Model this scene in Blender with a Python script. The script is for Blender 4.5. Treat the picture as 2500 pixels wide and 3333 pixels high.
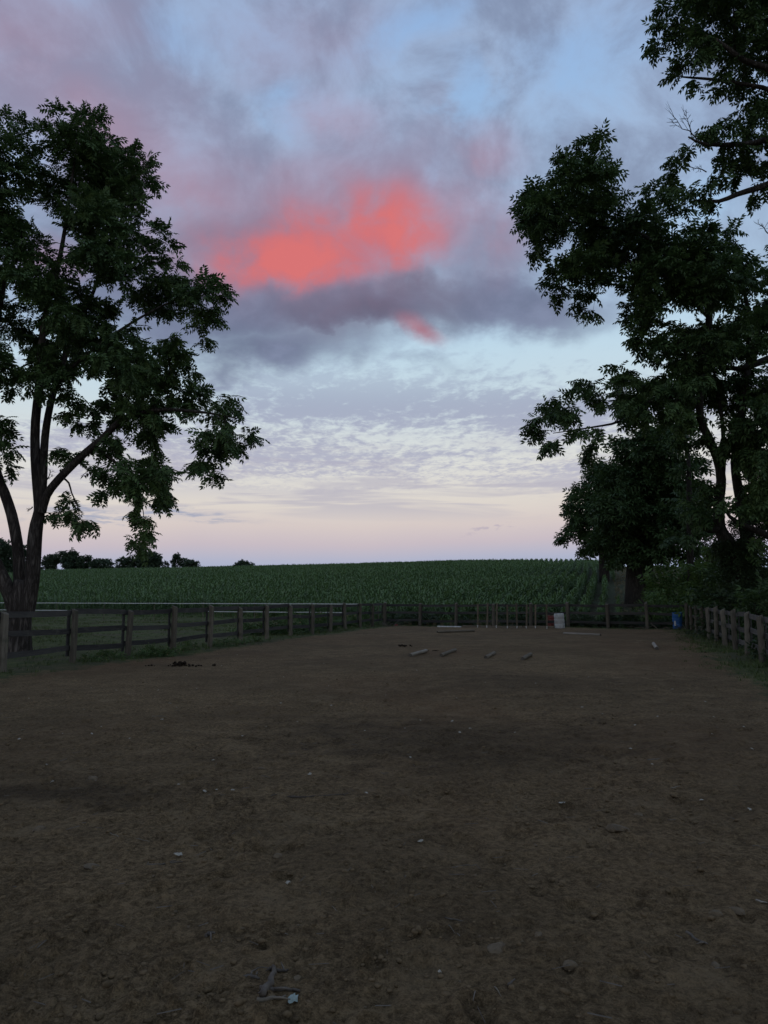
import bpy, bmesh, math, random
import numpy as np
from mathutils import Vector, Matrix

for o in list(bpy.data.objects):
    bpy.data.objects.remove(o, do_unlink=True)
SC = bpy.context.scene
COL = SC.collection
R = math.radians
random.seed(7)
RNG = np.random.default_rng(7)

# ---------------------------------------------------------------- camera
EYE = 1.65
PITCH = 6.35
cam_data = bpy.data.cameras.new("camera")
cam_data.sensor_fit = 'HORIZONTAL'
cam_data.sensor_width = 36.0
cam_data.lens = 36.0
cam_data.clip_start = 0.05
cam_data.clip_end = 5000.0
cam = bpy.data.objects.new("camera", cam_data)
COL.objects.link(cam)
cam.location = (0, 0, EYE)
cam.rotation_euler = (R(90 + PITCH), 0, 0)
SC.camera = cam
SC.render.resolution_x = 768
SC.render.resolution_y = 1024

SC.view_settings.view_transform = 'Standard'
SC.view_settings.look = 'None'
SC.view_settings.gamma = 1.0
SC.view_settings.exposure = 0.0
SC.view_settings.use_curve_mapping = False
SC.cycles.max_bounces = 4
SC.cycles.diffuse_bounces = 2
SC.cycles.glossy_bounces = 1
SC.cycles.transmission_bounces = 2

CP, SP = math.cos(R(PITCH)), math.sin(R(PITCH))
def ray(px, py):
    """direction of a photograph pixel (2500 wide), for surveying where things stand"""
    v = (px - 1250.0) / 2500.0
    w = (1666.5 - py) / 2500.0
    return np.array([v, CP - w * SP, SP + w * CP])
def at(px, py, Y):
    d = ray(px, py)
    return np.array([0, 0, EYE]) + d * (Y / d[1])
def on_ground(px, py, z=0.0):
    d = ray(px, py)
    return np.array([0, 0, EYE]) + d * ((z - EYE) / d[2])
def azel(px, py):
    d = ray(px, py); d = d / np.linalg.norm(d)
    return math.degrees(math.atan2(d[0], d[1])), math.degrees(math.asin(d[2]))

# ---------------------------------------------------------------- node expression helper
class E:
    """a socket in a node tree, with arithmetic"""
    def __init__(s, nt, sock): s.nt, s.k = nt, sock
    def _m(s, op, *a, clamp=False):
        n = s.nt.nodes.new('ShaderNodeMath'); n.operation = op; n.use_clamp = clamp
        for i, v in enumerate((s,) + a):
            if isinstance(v, E): s.nt.links.new(v.k, n.inputs[i])
            else: n.inputs[i].default_value = v
        return E(s.nt, n.outputs[0])
    def __add__(s, o): return s._m('ADD', o)
    __radd__ = __add__
    def __sub__(s, o): return s._m('SUBTRACT', o)
    def __rsub__(s, o): return (s * -1.0) + o
    def __mul__(s, o): return s._m('MULTIPLY', o)
    __rmul__ = __mul__
    def __truediv__(s, o): return s._m('DIVIDE', o)
    def max(s, o): return s._m('MAXIMUM', o)
    def min(s, o): return s._m('MINIMUM', o)
    def pow(s, o): return s._m('POWER', o)
    def sqrt(s): return s._m('SQRT')
    def clamp(s): return s._m('ADD', 0.0, clamp=True)
    def step(s, a, b):
        n = s.nt.nodes.new('ShaderNodeMapRange'); n.interpolation_type = 'SMOOTHSTEP'
        s.nt.links.new(s.k, n.inputs[0])
        if a <= b:
            n.inputs[1].default_value, n.inputs[2].default_value = a, b
            return E(s.nt, n.outputs[0])
        n.inputs[1].default_value, n.inputs[2].default_value = b, a
        n.inputs[3].default_value, n.inputs[4].default_value = 1.0, 0.0
        return E(s.nt, n.outputs[0])
def xyz(nt, x, y, z):
    n = nt.nodes.new('ShaderNodeCombineXYZ')
    for i, v in enumerate((x, y, z)):
        if isinstance(v, E): nt.links.new(v.k, n.inputs[i])
        else: n.inputs[i].default_value = v
    return E(nt, n.outputs[0])
def noise(nt, vec, scale, detail=4, rough=0.55, dist=0.0, lac=2.0, flat=False):
    n = nt.nodes.new('ShaderNodeTexNoise')
    if flat: n.noise_dimensions = '2D'
    nt.links.new(vec.k, n.inputs['Vector'])
    n.inputs['Scale'].default_value = scale; n.inputs['Detail'].default_value = detail
    n.inputs['Roughness'].default_value = rough; n.inputs['Distortion'].default_value = dist
    n.inputs['Lacunarity'].default_value = lac
    return E(nt, n.outputs[0])
def mixc(nt, f, a, b):
    n = nt.nodes.new('ShaderNodeMix'); n.data_type = 'RGBA'
    for i, v in ((0, f), (6, a), (7, b)):
        if isinstance(v, E): nt.links.new(v.k, n.inputs[i])
        elif i == 0: n.inputs[i].default_value = v
        else: n.inputs[i].default_value = (*v[:3], 1)
    return E(nt, n.outputs[2])
def ramp(nt, f, stops):
    n = nt.nodes.new('ShaderNodeValToRGB'); cr = n.color_ramp
    cr.interpolation = 'EASE' if len(stops) < 4 else 'B_SPLINE'
    cr.interpolation = 'LINEAR'
    while len(cr.elements) < len(stops): cr.elements.new(0.5)
    for e, (p, c) in zip(cr.elements, stops):
        e.position = p; e.color = (*c[:3], 1)
    nt.links.new(f.k, n.inputs[0])
    return E(nt, n.outputs[0])
def lin(r, g, b):
    f = lambda c: (c / 255 / 12.92) if c / 255 < 0.04045 else ((c / 255 + 0.055) / 1.055) ** 2.4
    return (f(r), f(g), f(b))

# ---------------------------------------------------------------- sky (dusk, looking away from the sunset)
SUN_EL, SUN_AZ = 4.0, 200.0      # the sun has just gone down behind the camera, a little to the left
world = bpy.data.worlds.new("World"); SC.world = world
world.use_nodes = True
wn = world.node_tree; wn.nodes.clear()
tc = wn.nodes.new('ShaderNodeTexCoord')
D = E(wn, tc.outputs['Generated'])
sep = wn.nodes.new('ShaderNodeSeparateXYZ'); wn.links.new(D.k, sep.inputs[0])
X, Y_, Z = (E(wn, sep.outputs[i]) for i in range(3))
EL0 = Z.max(-1.0).min(1.0)._m('ARCSINE') * 57.29578
AZ0 = X._m('ARCTAN2', Y_) * 57.29578
# cloud-deck coordinates: the view ray cut with a flat deck overhead
zz = Z.max(0.0) + 0.045
DX, DY = X / zz, Y_ / zz
deck = xyz(wn, DX, DY, 0.0)
# gentle warps so no edge is clean
w1 = noise(wn, D, 5.0, 3, 0.6) - 0.5
w2 = noise(wn, xyz(wn, X + 3.7, Y_ + 1.3, Z + 9.1), 5.0, 3, 0.6) - 0.5
w3 = noise(wn, xyz(wn, X * 1.0 + 8.0, Y_ + 2.0, Z * 1.5), 17.0, 4, 0.6) - 0.5
AZ = AZ0 + w1 * 9.0 + w3 * 4.0
EL = EL0 + w2 * 7.0 + w3 * 3.0
VA, VA0 = xyz(wn, AZ, EL, 0.0), xyz(wn, AZ0, EL0, 0.0)
def blob(px, py, rx, ry, rot=0.0, soft=0.0, amp=1.0):
    """a soft elliptical patch of sky round one direction (azimuth, elevation)"""
    a0, e0 = azel(px, py)
    a1, _ = azel(px + rx, py); _, e1 = azel(px, py - ry)
    m = wn.nodes.new('ShaderNodeMapping'); m.vector_type = 'TEXTURE'
    wn.links.new(VA.k, m.inputs[0])
    m.inputs['Location'].default_value = (a0, e0, 0)
    m.inputs['Rotation'].default_value = (0, 0, R(rot))
    m.inputs['Scale'].default_value = (abs(a1 - a0), abs(e1 - e0), 1)
    g = wn.nodes.new('ShaderNodeTexGradient'); g.gradient_type = 'SPHERICAL'
    wn.links.new(m.outputs[0], g.inputs[0])
    n = wn.nodes.new('ShaderNodeMapRange'); n.interpolation_type = 'SMOOTHSTEP'
    wn.links.new(g.outputs['Fac'], n.inputs[0])
    n.inputs[2].default_value = 1.0 - soft; n.inputs[4].default_value = amp
    return E(wn, n.outputs[0])
def bsum(lst):
    r = None
    for f, *b in lst:
        t = blob(*(b + [0.0, 0.0][len(b) - 4:]), amp=f)
        r = t if r is None else r.max(t)
    return r
# clear air behind the clouds
clear = ramp(wn, (EL0 + (w1 * 0.8) - AZ0 * 0.02) / 50.0, [
    (0.000, lin(150, 163, 192)), (0.036, lin(161, 174, 202)), (0.055, lin(176, 181, 204)),
    (0.080, lin(201, 189, 198)), (0.108, lin(216, 203, 200)), (0.138, lin(223, 215, 207)),
    (0.200, lin(222, 223, 219)), (0.29, lin(203, 220, 229)), (0.39, lin(189, 218, 237)),
    (0.52, lin(164, 197, 230)), (0.75, lin(148, 184, 228)), (1.0, lin(132, 166, 218))])
# --- layer 1: fine rippled altocumulus, low down
n_a = noise(wn, xyz(wn, DX * 0.9 + DY * 0.12, DY * 0.62, 0.0), 13.0, 4, 0.60, 0.3, flat=True)
n_b = noise(wn, xyz(wn, DX * 0.45 + DY * 0.2 + 4.0, DY, 0.0), 0.85, 3, 0.5, flat=True)
n_c = noise(wn, xyz(wn, DX + 11.0, DY * 0.7, 3.0), 34.0, 2, 0.6, flat=True)
band = EL0.step(6.6, 9.4) * (EL0.step(24.0, 13.0) * 0.75 + EL0.step(16.5, 13.5) * 0.25)
ac_f = n_a * 0.62 + n_b * 1.20 + n_c * 0.22
core = blob(1400, 1420, 1500, 230) * 0.13
ac = (ac_f + core).step(0.89, 1.20) * band
ac_col = ramp(wn, EL0 / 50.0, [(0.13, lin(192, 188, 199)), (0.20, lin(172, 174, 196)), (0.30, lin(155, 164, 190)), (0.44, lin(152, 172, 198))])
sky = mixc(wn, ac * 0.84, clear, ac_col)
# thin streaks over the pale band
n_s = noise(wn, xyz(wn, AZ0 * 0.035 + EL0 * 0.04, EL0 * 0.42, 1.0), 2.2, 3, 0.6, 0.4, flat=True)
st = n_s.step(0.42, 0.64) * EL0.step(5.2, 7.0) * EL0.step(13.0, 9.0)
sky = mixc(wn, st * 0.6, sky, lin(178, 175, 192))
wisp = blob(420, 1682, 460, 34, 1.0, 0.2) * noise(wn, xyz(wn, AZ0 * 0.2, EL0 * 1.6, 0.0), 2.0, 4, 0.6, flat=True).step(0.40, 0.6)
sky = mixc(wn, wisp * 0.75, sky, lin(150, 160, 187))
wisp2 = blob(1600, 1733, 120, 12, 0.0, 0.2) * noise(wn, xyz(wn, AZ0 * 0.6, EL0 * 2.0, 5.0), 2.0, 3, 0.6, flat=True).step(0.42, 0.6)
sky = mixc(wn, wisp2 * 0.6, sky, lin(178, 168, 186))
# --- layer 2: the grey deck overhead
DV = xyz(wn, X * 1.0, Y_ * 0.8, Z * 1.25)
n_d = noise(wn, DV, 7.5, 6, 0.60, 0.35)
n_e = noise(wn, D, 3.1, 3, 0.5)
up = (EL0 + w2 * 6.0 + w3 * 4.0 - AZ0 * 0.06).step(17.2, 22.0)
gap = bsum([(0.34, 1540, 340, 170, 180, -35.0, 0.0), (0.22, 1350, 80, 360, 170, 10.0, 0.0),
            (0.20, 960, 330, 170, 120, 0.0, 0.0), (0.20, 1850, 250, 380, 380, 0.0, 0.0), (0.14, 520, 150, 280, 220, 0.0, 0.0),
            (0.14, 1450, 560, 60, 140, -8.0, 0.0), (0.2, 2330, 680, 150, 110, 0.0, 0.0)])
deck_f = n_d * 0.80 + n_e * 0.45 - gap
deck_m = deck_f.step(0.28, 0.70) * up
deck_col = mixc(wn, n_d.step(0.36, 0.66), lin(166, 184, 213), lin(130, 141, 168))
sky = mixc(wn, deck_m * 0.86, sky, deck_col)
# mauve tint over the left and middle of the deck
mv = bsum([(0.66, 230, 420, 900, 480), (0.62, 620, 580, 700, 300), (0.5, 1250, 540, 520, 260), (0.66, 60, 60, 760, 360), (0.45, 950, 130, 460, 320)])
sky = mixc(wn, mv * up * deck_f.step(0.26, 0.64) * (n_e.step(0.25, 0.65) * 0.5 + 0.5), sky, lin(160, 140, 164))
# --- layer 3: the dark belly of the big cloud
dk = bsum([(0.85, 1150, 985, 760, 190, -2.0, 0.2), (0.9, 720, 1010, 600, 260, 6.0, 0.2), (0.85, 1680, 965, 520, 200, -4.0, 0.15),
           (0.75, 820, 800, 560, 260, 0.0, 0.1), (0.92, 880, 1150, 620, 200, 4.0, 0.0), (0.6, 1680, 800, 430, 280, 0.0, 0.0),
           (0.36, 1350, 1210, 360, 70, 0.0, 0.0), (0.75, 300, 950, 560, 280, 0.0, 0.1)])
dk_n = noise(wn, xyz(wn, X + 2.0, Y_, Z * 1.7), 10.0, 5, 0.6, 0.4)
dk_m = (dk * (0.55 + dk_n * 0.95)).step(0.08, 0.92)
dk_col = mixc(wn, dk_n.step(0.3, 0.7), lin(104, 112, 139), lin(128, 137, 165))
sky = mixc(wn, dk_m * 0.95, sky, dk_col)
belly = bsum([(1.0, 1240, 1015, 420, 160, 2.0, 0.0), (0.8, 1380, 930, 260, 150, 0.0, 0.0), (0.7, 1050, 1000, 330, 120, 0.0, 0.0)])
sky = mixc(wn, (belly * (0.65 + dk_n * 0.7)).clamp() * 0.85, sky, lin(95, 93, 115))
# --- layer 4: last red light on the cloud faces
pw = noise(wn, D, 8.0, 3, 0.55) - 0.5
pv = noise(wn, xyz(wn, X + 5.0, Y_, Z), 24.0, 4, 0.58, 0.3) - 0.5
VA = xyz(wn, AZ0 + pw * 6.0 + pv * 1.6, EL0 - pw * 3.0 + pv * 0.9, 0.0)
puff = (pw * 0.6 + pv * 0.95)
faint = bsum([(0.6, 600, 620, 280, 170), (0.6, 1590, 500, 200, 150), (0.7, 1530, 690, 190, 190), (0.7, 1080, 640, 400, 170),
              (0.5, 440, 500, 400, 200, -20.0), (0.8, 150, 830, 190, 130), (0.5, 1650, 760, 200, 240), (0.3, 60, 180, 420, 180),
              (0.45, 1100, 400, 230, 130), (0.55, 560, 760, 480, 300)])
sky = mixc(wn, (faint * (0.75 + puff * 1.6)).clamp() * 0.62, sky, lin(188, 132, 148))
main = bsum([(1.0, 1000, 840, 530, 275, 6.0, 0.0), (0.95, 1275, 740, 360, 300, 0.0, 0.0), (0.5, 1385, 840, 230, 280, 10.0, 0.0), (0.72, 1000, 730, 340, 200, 0.0, 0.0)])
under = blob(1250, 990, 560, 130, 5.0, 0.0) * 0.75 + blob(1420, 925, 300, 140, 10.0, 0.0) * 0.35
I = (main * (1.0 + puff * 1.15) - under).clamp()
pink = ramp(wn, I, [(0.0, lin(158, 128, 150)), (0.35, lin(178, 122, 140)), (0.60, lin(200, 118, 128)), (0.80, lin(212, 115, 119)), (1.0, lin(222, 116, 115))])
sky = mixc(wn, blob(1080, 800, 800, 420, 0.0, 0.0) * (0.75 + puff) * 0.6, sky, lin(152, 124, 146))
sky = mixc(wn, I.step(0.0, 1.0) * 0.95, sky, pink)
sky = mixc(wn, blob(1200, 815, 150, 130, 40.0, 0.0) * (0.5 - puff) * 0.6, sky, lin(186, 108, 124))
sky = mixc(wn, blob(1370, 1072, 130, 56, -26.0, 0.0) * (0.8 + puff) * 0.75, sky, lin(184, 102, 114))
# below the horizon: plain ground haze colour
# physical sky adds the faint glow of the whole dome
nish = wn.nodes.new('ShaderNodeTexSky'); nish.sky_type = 'NISHITA'; nish.sun_disc = False
nish.sun_elevation = R(SUN_EL); nish.sun_rotation = R(SUN_AZ); nish.altitude = 100; nish.dust_density = 1.5
bg1 = wn.nodes.new('ShaderNodeBackground'); wn.links.new(sky.k, bg1.inputs[0]); bg1.inputs[1].default_value = 0.97
bg2 = wn.nodes.new('ShaderNodeBackground'); wn.links.new(nish.outputs[0], bg2.inputs[0]); bg2.inputs[1].default_value = 0.002
add = wn.nodes.new('ShaderNodeAddShader'); wn.links.new(bg1.outputs[0], add.inputs[0]); wn.links.new(bg2.outputs[0], add.inputs[1])
wo = wn.nodes.new('ShaderNodeOutputWorld'); wn.links.new(add.outputs[0], wo.inputs[0])
world.cycles.sampling_method = 'MANUAL'; world.cycles.sample_map_resolution = 512

# the sun is gone: only a very soft, weak warm glow from its side of the sky
sd = bpy.data.lights.new("sun", 'SUN'); sd.energy = 0.05; sd.angle = R(25); sd.color = (1.0, 0.82, 0.70)
sun = bpy.data.objects.new("sun", sd); COL.objects.link(sun)
sv = Vector((math.sin(R(SUN_AZ)) * math.cos(R(12)), math.cos(R(SUN_AZ)) * math.cos(R(12)), math.sin(R(12))))
sun.rotation_euler = sv.to_track_quat('Z', 'Y').to_euler()

# ---------------------------------------------------------------- scene helpers
def tag(o, label=None, cat=None, group=None, kind=None):
    if label: o["label"] = label
    if cat: o["category"] = cat
    if group: o["group"] = group
    if kind: o["kind"] = kind
    return o
def empty(name, loc=(0, 0, 0), rz=0.0):
    o = bpy.data.objects.new(name, None); COL.objects.link(o)
    o.location = loc; o.rotation_euler = (0, 0, rz); o.empty_display_size = 0.2
    return o
def link_mesh(name, me, m=None, parent=None, loc=None):
    if m and not me.materials: me.materials.append(m)
    o = bpy.data.objects.new(name, me); COL.objects.link(o)
    if parent: o.parent = parent
    if loc is not None: o.location = loc
    return o
def fast_mesh(name, V, F, smooth=False):
    """mesh from (n,3) vertices and (m,k) faces, k = 3 or 4"""
    V = np.asarray(V, np.float32); F = np.asarray(F, np.int32)
    me = bpy.data.meshes.new(name)
    k = F.shape[1]
    me.vertices.add(len(V)); me.vertices.foreach_set('co', V.ravel())
    me.loops.add(F.size); me.loops.foreach_set('vertex_index', F.ravel())
    me.polygons.add(len(F))
    me.polygons.foreach_set('loop_start', np.arange(0, F.size, k, dtype=np.int32))
    me.update(calc_edges=True); me.validate()
    if smooth: me.polygons.foreach_set('use_smooth', np.ones(len(F), bool))
    return me
def poly_mesh(name, V, F, smooth=False):
    me = bpy.data.meshes.new(name); me.from_pydata([tuple(map(float, v)) for v in V], [], F); me.update()
    if smooth: me.polygons.foreach_set('use_smooth', np.ones(len(me.polygons), bool))
    return me
class Geo:
    """collects tubes, boxes and loose faces for one mesh"""
    def __init__(s): s.V, s.F = [], []
    def add(s, V, F):
        b = len(s.V); s.V.extend([tuple(map(float, v)) for v in V]); s.F.extend([tuple(i + b for i in f) for f in F])
    def tube(s, pts, rad, n=8, cap=True, jit=0.0, rnd=random, oval=1.0):
        pts = [Vector(p) for p in pts]
        if not hasattr(rad, '__len__'): rad = [rad] * len(pts)
        V, F = [], []
        ref = None
        for i, p in enumerate(pts):
            t = (pts[min(i + 1, len(pts) - 1)] - pts[max(i - 1, 0)])
            t = t.normalized() if t.length > 1e-9 else Vector((0, 0, 1))
            if ref is None:
                ref = Vector((1, 0, 0)) if abs(t.x) < 0.8 else Vector((0, 1, 0))
            a = (ref - t * ref.dot(t)).normalized(); ref = a
            b = t.cross(a)
            for k in range(n):
                an = 2 * math.pi * k / n; r = rad[i] * (1 + (rnd.uniform(-jit, jit) if jit else 0))
                V.append(p + a * (math.cos(an) * r) + b * (math.sin(an) * r * oval))
        for i in range(len(pts) - 1):
            for k in range(n):
                F.append((i * n + k, i * n + (k + 1) % n, (i + 1) * n + (k + 1) % n, (i + 1) * n + k))
        if cap:
            F.append(tuple(range(n - 1, -1, -1))); m = (len(pts) - 1) * n; F.append(tuple(range(m, m + n)))
        s.add(V, F)
    def mesh(s, name, smooth=False): return poly_mesh(name, s.V, s.F, smooth)

# ---- value noise in numpy
def _hash(ix, iy, seed):
    h = (ix.astype(np.int64) * 374761393 + iy.astype(np.int64) * 668265263 + seed * 1442695041) & 0xFFFFFFFF
    h = ((h ^ (h >> 13)) * 1274126177) & 0xFFFFFFFF
    return ((h ^ (h >> 16)) & 0xFFFFFF) / float(0xFFFFFF)
def vnoise(x, y, seed=0):
    ix, iy = np.floor(x), np.floor(y); fx, fy = x - ix, y - iy
    fx = fx * fx * fx * (fx * (fx * 6 - 15) + 10); fy = fy * fy * fy * (fy * (fy * 6 - 15) + 10)
    a, b = _hash(ix, iy, seed), _hash(ix + 1, iy, seed)
    c, d = _hash(ix, iy + 1, seed), _hash(ix + 1, iy + 1, seed)
    return (a + (b - a) * fx) * (1 - fy) + (c + (d - c) * fx) * fy - 0.5
def fbm(x, y, octaves=4, gain=0.5, seed=0):
    r = 0.0; a = 1.0
    for o in range(octaves):
        c, s_ = math.cos(0.7 * o), math.sin(0.7 * o)
        r = r + a * vnoise((x * c - y * s_) * 2 ** o + 17.3 * o, (x * s_ + y * c) * 2 ** o - 9.1 * o, seed + o); a *= gain
    return r
def sstep(x, a, b):
    t = np.clip((x - a) / (b - a), 0, 1); return t * t * (3 - 2 * t)

# ---------------------------------------------------------------- materials
def new_mat(name, rough=0.85, spec=0.15):
    m = bpy.data.materials.new(name); m.use_nodes = True
    nt = m.node_tree; p = nt.nodes['Principled BSDF']
    p.inputs['Roughness'].default_value = rough
    p.inputs['Specular IOR Level'].default_value = spec
    return m, nt, p
def coords(nt, kind='Object'):
    t = nt.nodes.new('ShaderNodeTexCoord'); return E(nt, t.outputs[kind])
def world_pos(nt):
    g = nt.nodes.new('ShaderNodeNewGeometry'); return E(nt, g.outputs['Position'])
def scale_vec(nt, v, s):
    n = nt.nodes.new('ShaderNodeVectorMath'); n.operation = 'MULTIPLY'
    nt.links.new(v.k, n.inputs[0]); n.inputs[1].default_value = s
    return E(nt, n.outputs[0])
def bump(nt, p, h, strength, dist):
    b = nt.nodes.new('ShaderNodeBump'); b.inputs['Strength'].default_value = strength; b.inputs['Distance'].default_value = dist
    nt.links.new(h.k, b.inputs['Height']); nt.links.new(b.outputs[0], p.inputs['Normal'])
def obj_random(nt):
    return E(nt, nt.nodes.new('ShaderNodeObjectInfo').outputs['Random'])
def island_random(nt):
    return E(nt, nt.nodes.new('ShaderNodeNewGeometry').outputs['Random Per Island'])
def setc(nt, p, c): nt.links.new(c.k, p.inputs['Base Color'])

def wood_mat(name, dark, light, grain=(30, 30, 3), rough=0.85, stain=None):
    m, nt, p = new_mat(name, rough)
    c = coords(nt)
    r = obj_random(nt)
    off = xyz(nt, r * 37.0, r * 11.0, r * 53.0)
    a = nt.nodes.new('ShaderNodeVectorMath'); a.operation = 'ADD'
    nt.links.new(c.k, a.inputs[0]); nt.links.new(off.k, a.inputs[1])
    v = E(nt, a.outputs[0])
    g = noise(nt, scale_vec(nt, v, grain), 1.0, 6, 0.65, 0.6)
    big = noise(nt, scale_vec(nt, v, tuple(x * 0.12 for x in grain)), 1.0, 4, 0.6)
    f = (g * 0.6 + big * 0.6 + r * 0.16 - 0.08)
    col = mixc(nt, f.step(0.40, 0.82), dark, light)
    if stain:
        col = mixc(nt, noise(nt, v, 3.0, 4, 0.6).step(0.52, 0.72) * 0.7, col, stain)
    setc(nt, p, col); bump(nt, p, g, 0.5, 0.006)
    return m
def bark_mat(name, dark, light, sc=(9, 9, 1.6), depth=0.03):
    m, nt, p = new_mat(name, 0.95, 0.08)
    c = world_pos(nt)
    v = scale_vec(nt, c, sc)
    g = noise(nt, v, 1.0, 5, 0.62, 0.8)
    ridge = (g - 0.5)._m('ABSOLUTE') * 4.0
    big = noise(nt, c, 1.1, 4, 0.6)
    setc(nt, p, mixc(nt, (ridge.clamp() * 0.65 + big * 0.5).step(0.2, 0.85), dark, light))
    bump(nt, p, ridge.clamp() * 0.7 + noise(nt, c, 30.0, 4, 0.6) * 0.3, 0.9, depth)
    return m
def leaf_mat(name, dark, light, trans=0.18, rough=0.55, odd=None, spec=0.2):
    m, nt, p = new_mat(name, rough, spec)
    r = island_random(nt)
    big = noise(nt, world_pos(nt), 0.55, 3, 0.55)
    col = mixc(nt, (r * 0.55 + big.step(0.3, 0.7) * 0.45), dark, light)
    if odd:
        col = mixc(nt, r.step(0.94, 0.97), col, odd)
    setc(nt, p, col)
    t = nt.nodes.new('ShaderNodeBsdfTranslucent'); nt.links.new(col.k, t.inputs[0])
    mx = nt.nodes.new('ShaderNodeMixShader'); mx.inputs[0].default_value = trans
    out = nt.nodes['Material Output']
    nt.links.new(p.outputs[0], mx.inputs[1]); nt.links.new(t.outputs[0], mx.inputs[2]); nt.links.new(mx.outputs[0], out.inputs[0])
    return m
def plain_mat(name, col, col2=None, sc=6.0, rough=0.6, spec=0.3, bump_d=0.0):
    m, nt, p = new_mat(name, rough, spec)
    c = coords(nt)
    n1 = noise(nt, c, sc, 5, 0.6, 0.3)
    setc(nt, p, mixc(nt, n1.step(0.35, 0.7), col, col2 or tuple(x * 0.6 for x in col)))
    if bump_d: bump(nt, p, n1, 0.5, bump_d)
    return m

M = {}
M['post'] = wood_mat('post_wood', (0.060, 0.051, 0.038), (0.150, 0.130, 0.098), stain=(0.046, 0.050, 0.032))
M['rail'] = wood_mat('rail_wood', (0.026, 0.025, 0.024), (0.066, 0.062, 0.056), grain=(3, 40, 40), stain=(0.085, 0.078, 0.066))
M['rail_side'] = wood_mat('rail_weathered', (0.046, 0.043, 0.038), (0.105, 0.099, 0.088), grain=(3, 40, 40), stain=(0.04, 0.038, 0.033))
M['log'] = wood_mat('log_wood', (0.085, 0.070, 0.050), (0.20, 0.168, 0.125), grain=(2.5, 30, 30))
M['log_pale'] = wood_mat('log_pale', (0.15, 0.128, 0.098), (0.30, 0.265, 0.215), grain=(2.5, 30, 30))
M['upright'] = wood_mat('upright_wood', (0.076, 0.062, 0.042), (0.150, 0.122, 0.084), grain=(30, 30, 3))
M['log_end'] = wood_mat('log_end', (0.045, 0.037, 0.028), (0.11, 0.095, 0.075), grain=(30, 30, 30))
M['paint_white'] = plain_mat('chipped_white_paint', (0.55, 0.54, 0.50), (0.32, 0.31, 0.28), 14)
M['tape'] = plain_mat('electric_tape', (0.55, 0.56, 0.54), (0.40, 0.41, 0.39), 8)
M['bark'] = bark_mat('walnut_bark', (0.028, 0.023, 0.020), (0.115, 0.098, 0.085))
M['bark_far'] = bark_mat('far_bark', (0.020, 0.017, 0.014), (0.060, 0.052, 0.044))
M['twig'] = bark_mat('twig_bark', (0.020, 0.017, 0.014), (0.050, 0.043, 0.036), (20, 20, 20), 0.004)
M['leaf_walnut'] = leaf_mat('walnut_leaf', (0.028, 0.054, 0.019), (0.105, 0.165, 0.052))
M['leaf_hickory'] = leaf_mat('hickory_leaf', (0.024, 0.050, 0.017), (0.095, 0.152, 0.046))
M['leaf_dense'] = leaf_mat('dense_leaf', (0.024, 0.048, 0.016), (0.066, 0.108, 0.034))
M['leaf_shrub'] = leaf_mat('shrub_leaf', (0.035, 0.072, 0.020), (0.105, 0.170, 0.042))
M['leaf_far'] = leaf_mat('far_leaf', (0.030, 0.050, 0.030), (0.070, 0.100, 0.055))
M['ivy'] = leaf_mat('ivy_leaf', (0.018, 0.032, 0.014), (0.045, 0.068, 0.026))
M['corn'] = leaf_mat('corn_leaf', (0.045, 0.092, 0.027), (0.112, 0.180, 0.056), 0.15, 0.5, spec=0.22)
M['grass'] = leaf_mat('grass_blade', (0.034, 0.056, 0.016), (0.095, 0.120, 0.034), 0.15, 0.7, odd=(0.18, 0.15, 0.08))
M['weed'] = leaf_mat('weed_leaf', (0.030, 0.062, 0.020), (0.085, 0.130, 0.038), 0.15, 0.7, odd=(0.20, 0.16, 0.09))
M['straw'] = leaf_mat('dry_grass', (0.10, 0.085, 0.045), (0.24, 0.195, 0.11), 0.1, 0.8)
M['stick'] = wood_mat('stick_wood', (0.050, 0.041, 0.033), (0.13, 0.11, 0.088), grain=(14, 14, 14))
M['stone'] = plain_mat('stone', (0.120, 0.090, 0.056), (0.066, 0.049, 0.030), 18, 0.9, 0.2, 0.01)
M['clod'] = plain_mat('dirt_clod', (0.130, 0.093, 0.054), (0.066, 0.047, 0.026), 25, 0.98, 0.05, 0.01)
M['manure'] = plain_mat('manure', (0.024, 0.017, 0.011), (0.011, 0.008, 0.006), 40, 0.95, 0.05, 0.01)
M['dead_leaf'] = plain_mat('bleached_leaf', (0.30, 0.28, 0.23), (0.17, 0.15, 0.115), 30, 0.8, 0.1)
M['dead_leaf_blue'] = plain_mat('pale_blue_leaf', (0.24, 0.29, 0.27), (0.17, 0.21, 0.19), 30, 0.8, 0.1)

# ---------------------------------------------------------------- the lie of the land
FL0, FL1 = on_ground(21, 2191), on_ground(1251, 2035)       # left fence, near and far end
FB1 = on_ground(2231, 2050)                                 # back fence, right end
FR1 = on_ground(2498, 2161)                                 # right fence, near end
def line_d(a, b, x, y):
    """signed distance from the line a-b, positive on its right-hand side"""
    dx, dy = b[0] - a[0], b[1] - a[1]; L = math.hypot(dx, dy)
    return ((x - a[0]) * dy - (y - a[1]) * dx) / L
def field_s(x, y): return y - (47.5 - 0.42 * x)
def hill(x, y):
    x = np.asarray(x, float); y = np.asarray(y, float)
    s = np.maximum(field_s(x, y) - 1.5, 0.0)
    s = np.where(s < 8, s * s / 16.0, s - 4.0)
    sc = np.minimum(s, 330.0)
    h = 0.0795 * sc - 0.000152 * sc * sc
    h = np.where(s > 330, h - 0.02 * (s - 330), h)
    k = 1.075 - 0.0007 * np.clip(x, 0, 60) - 0.12 * sstep(x, 42, 80) + 0.045 * np.exp(-((x - 26) / 26.0) ** 2) + 0.03 * vnoise(x * 0.03, y * 0.02, 55)
    return h * k
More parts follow.
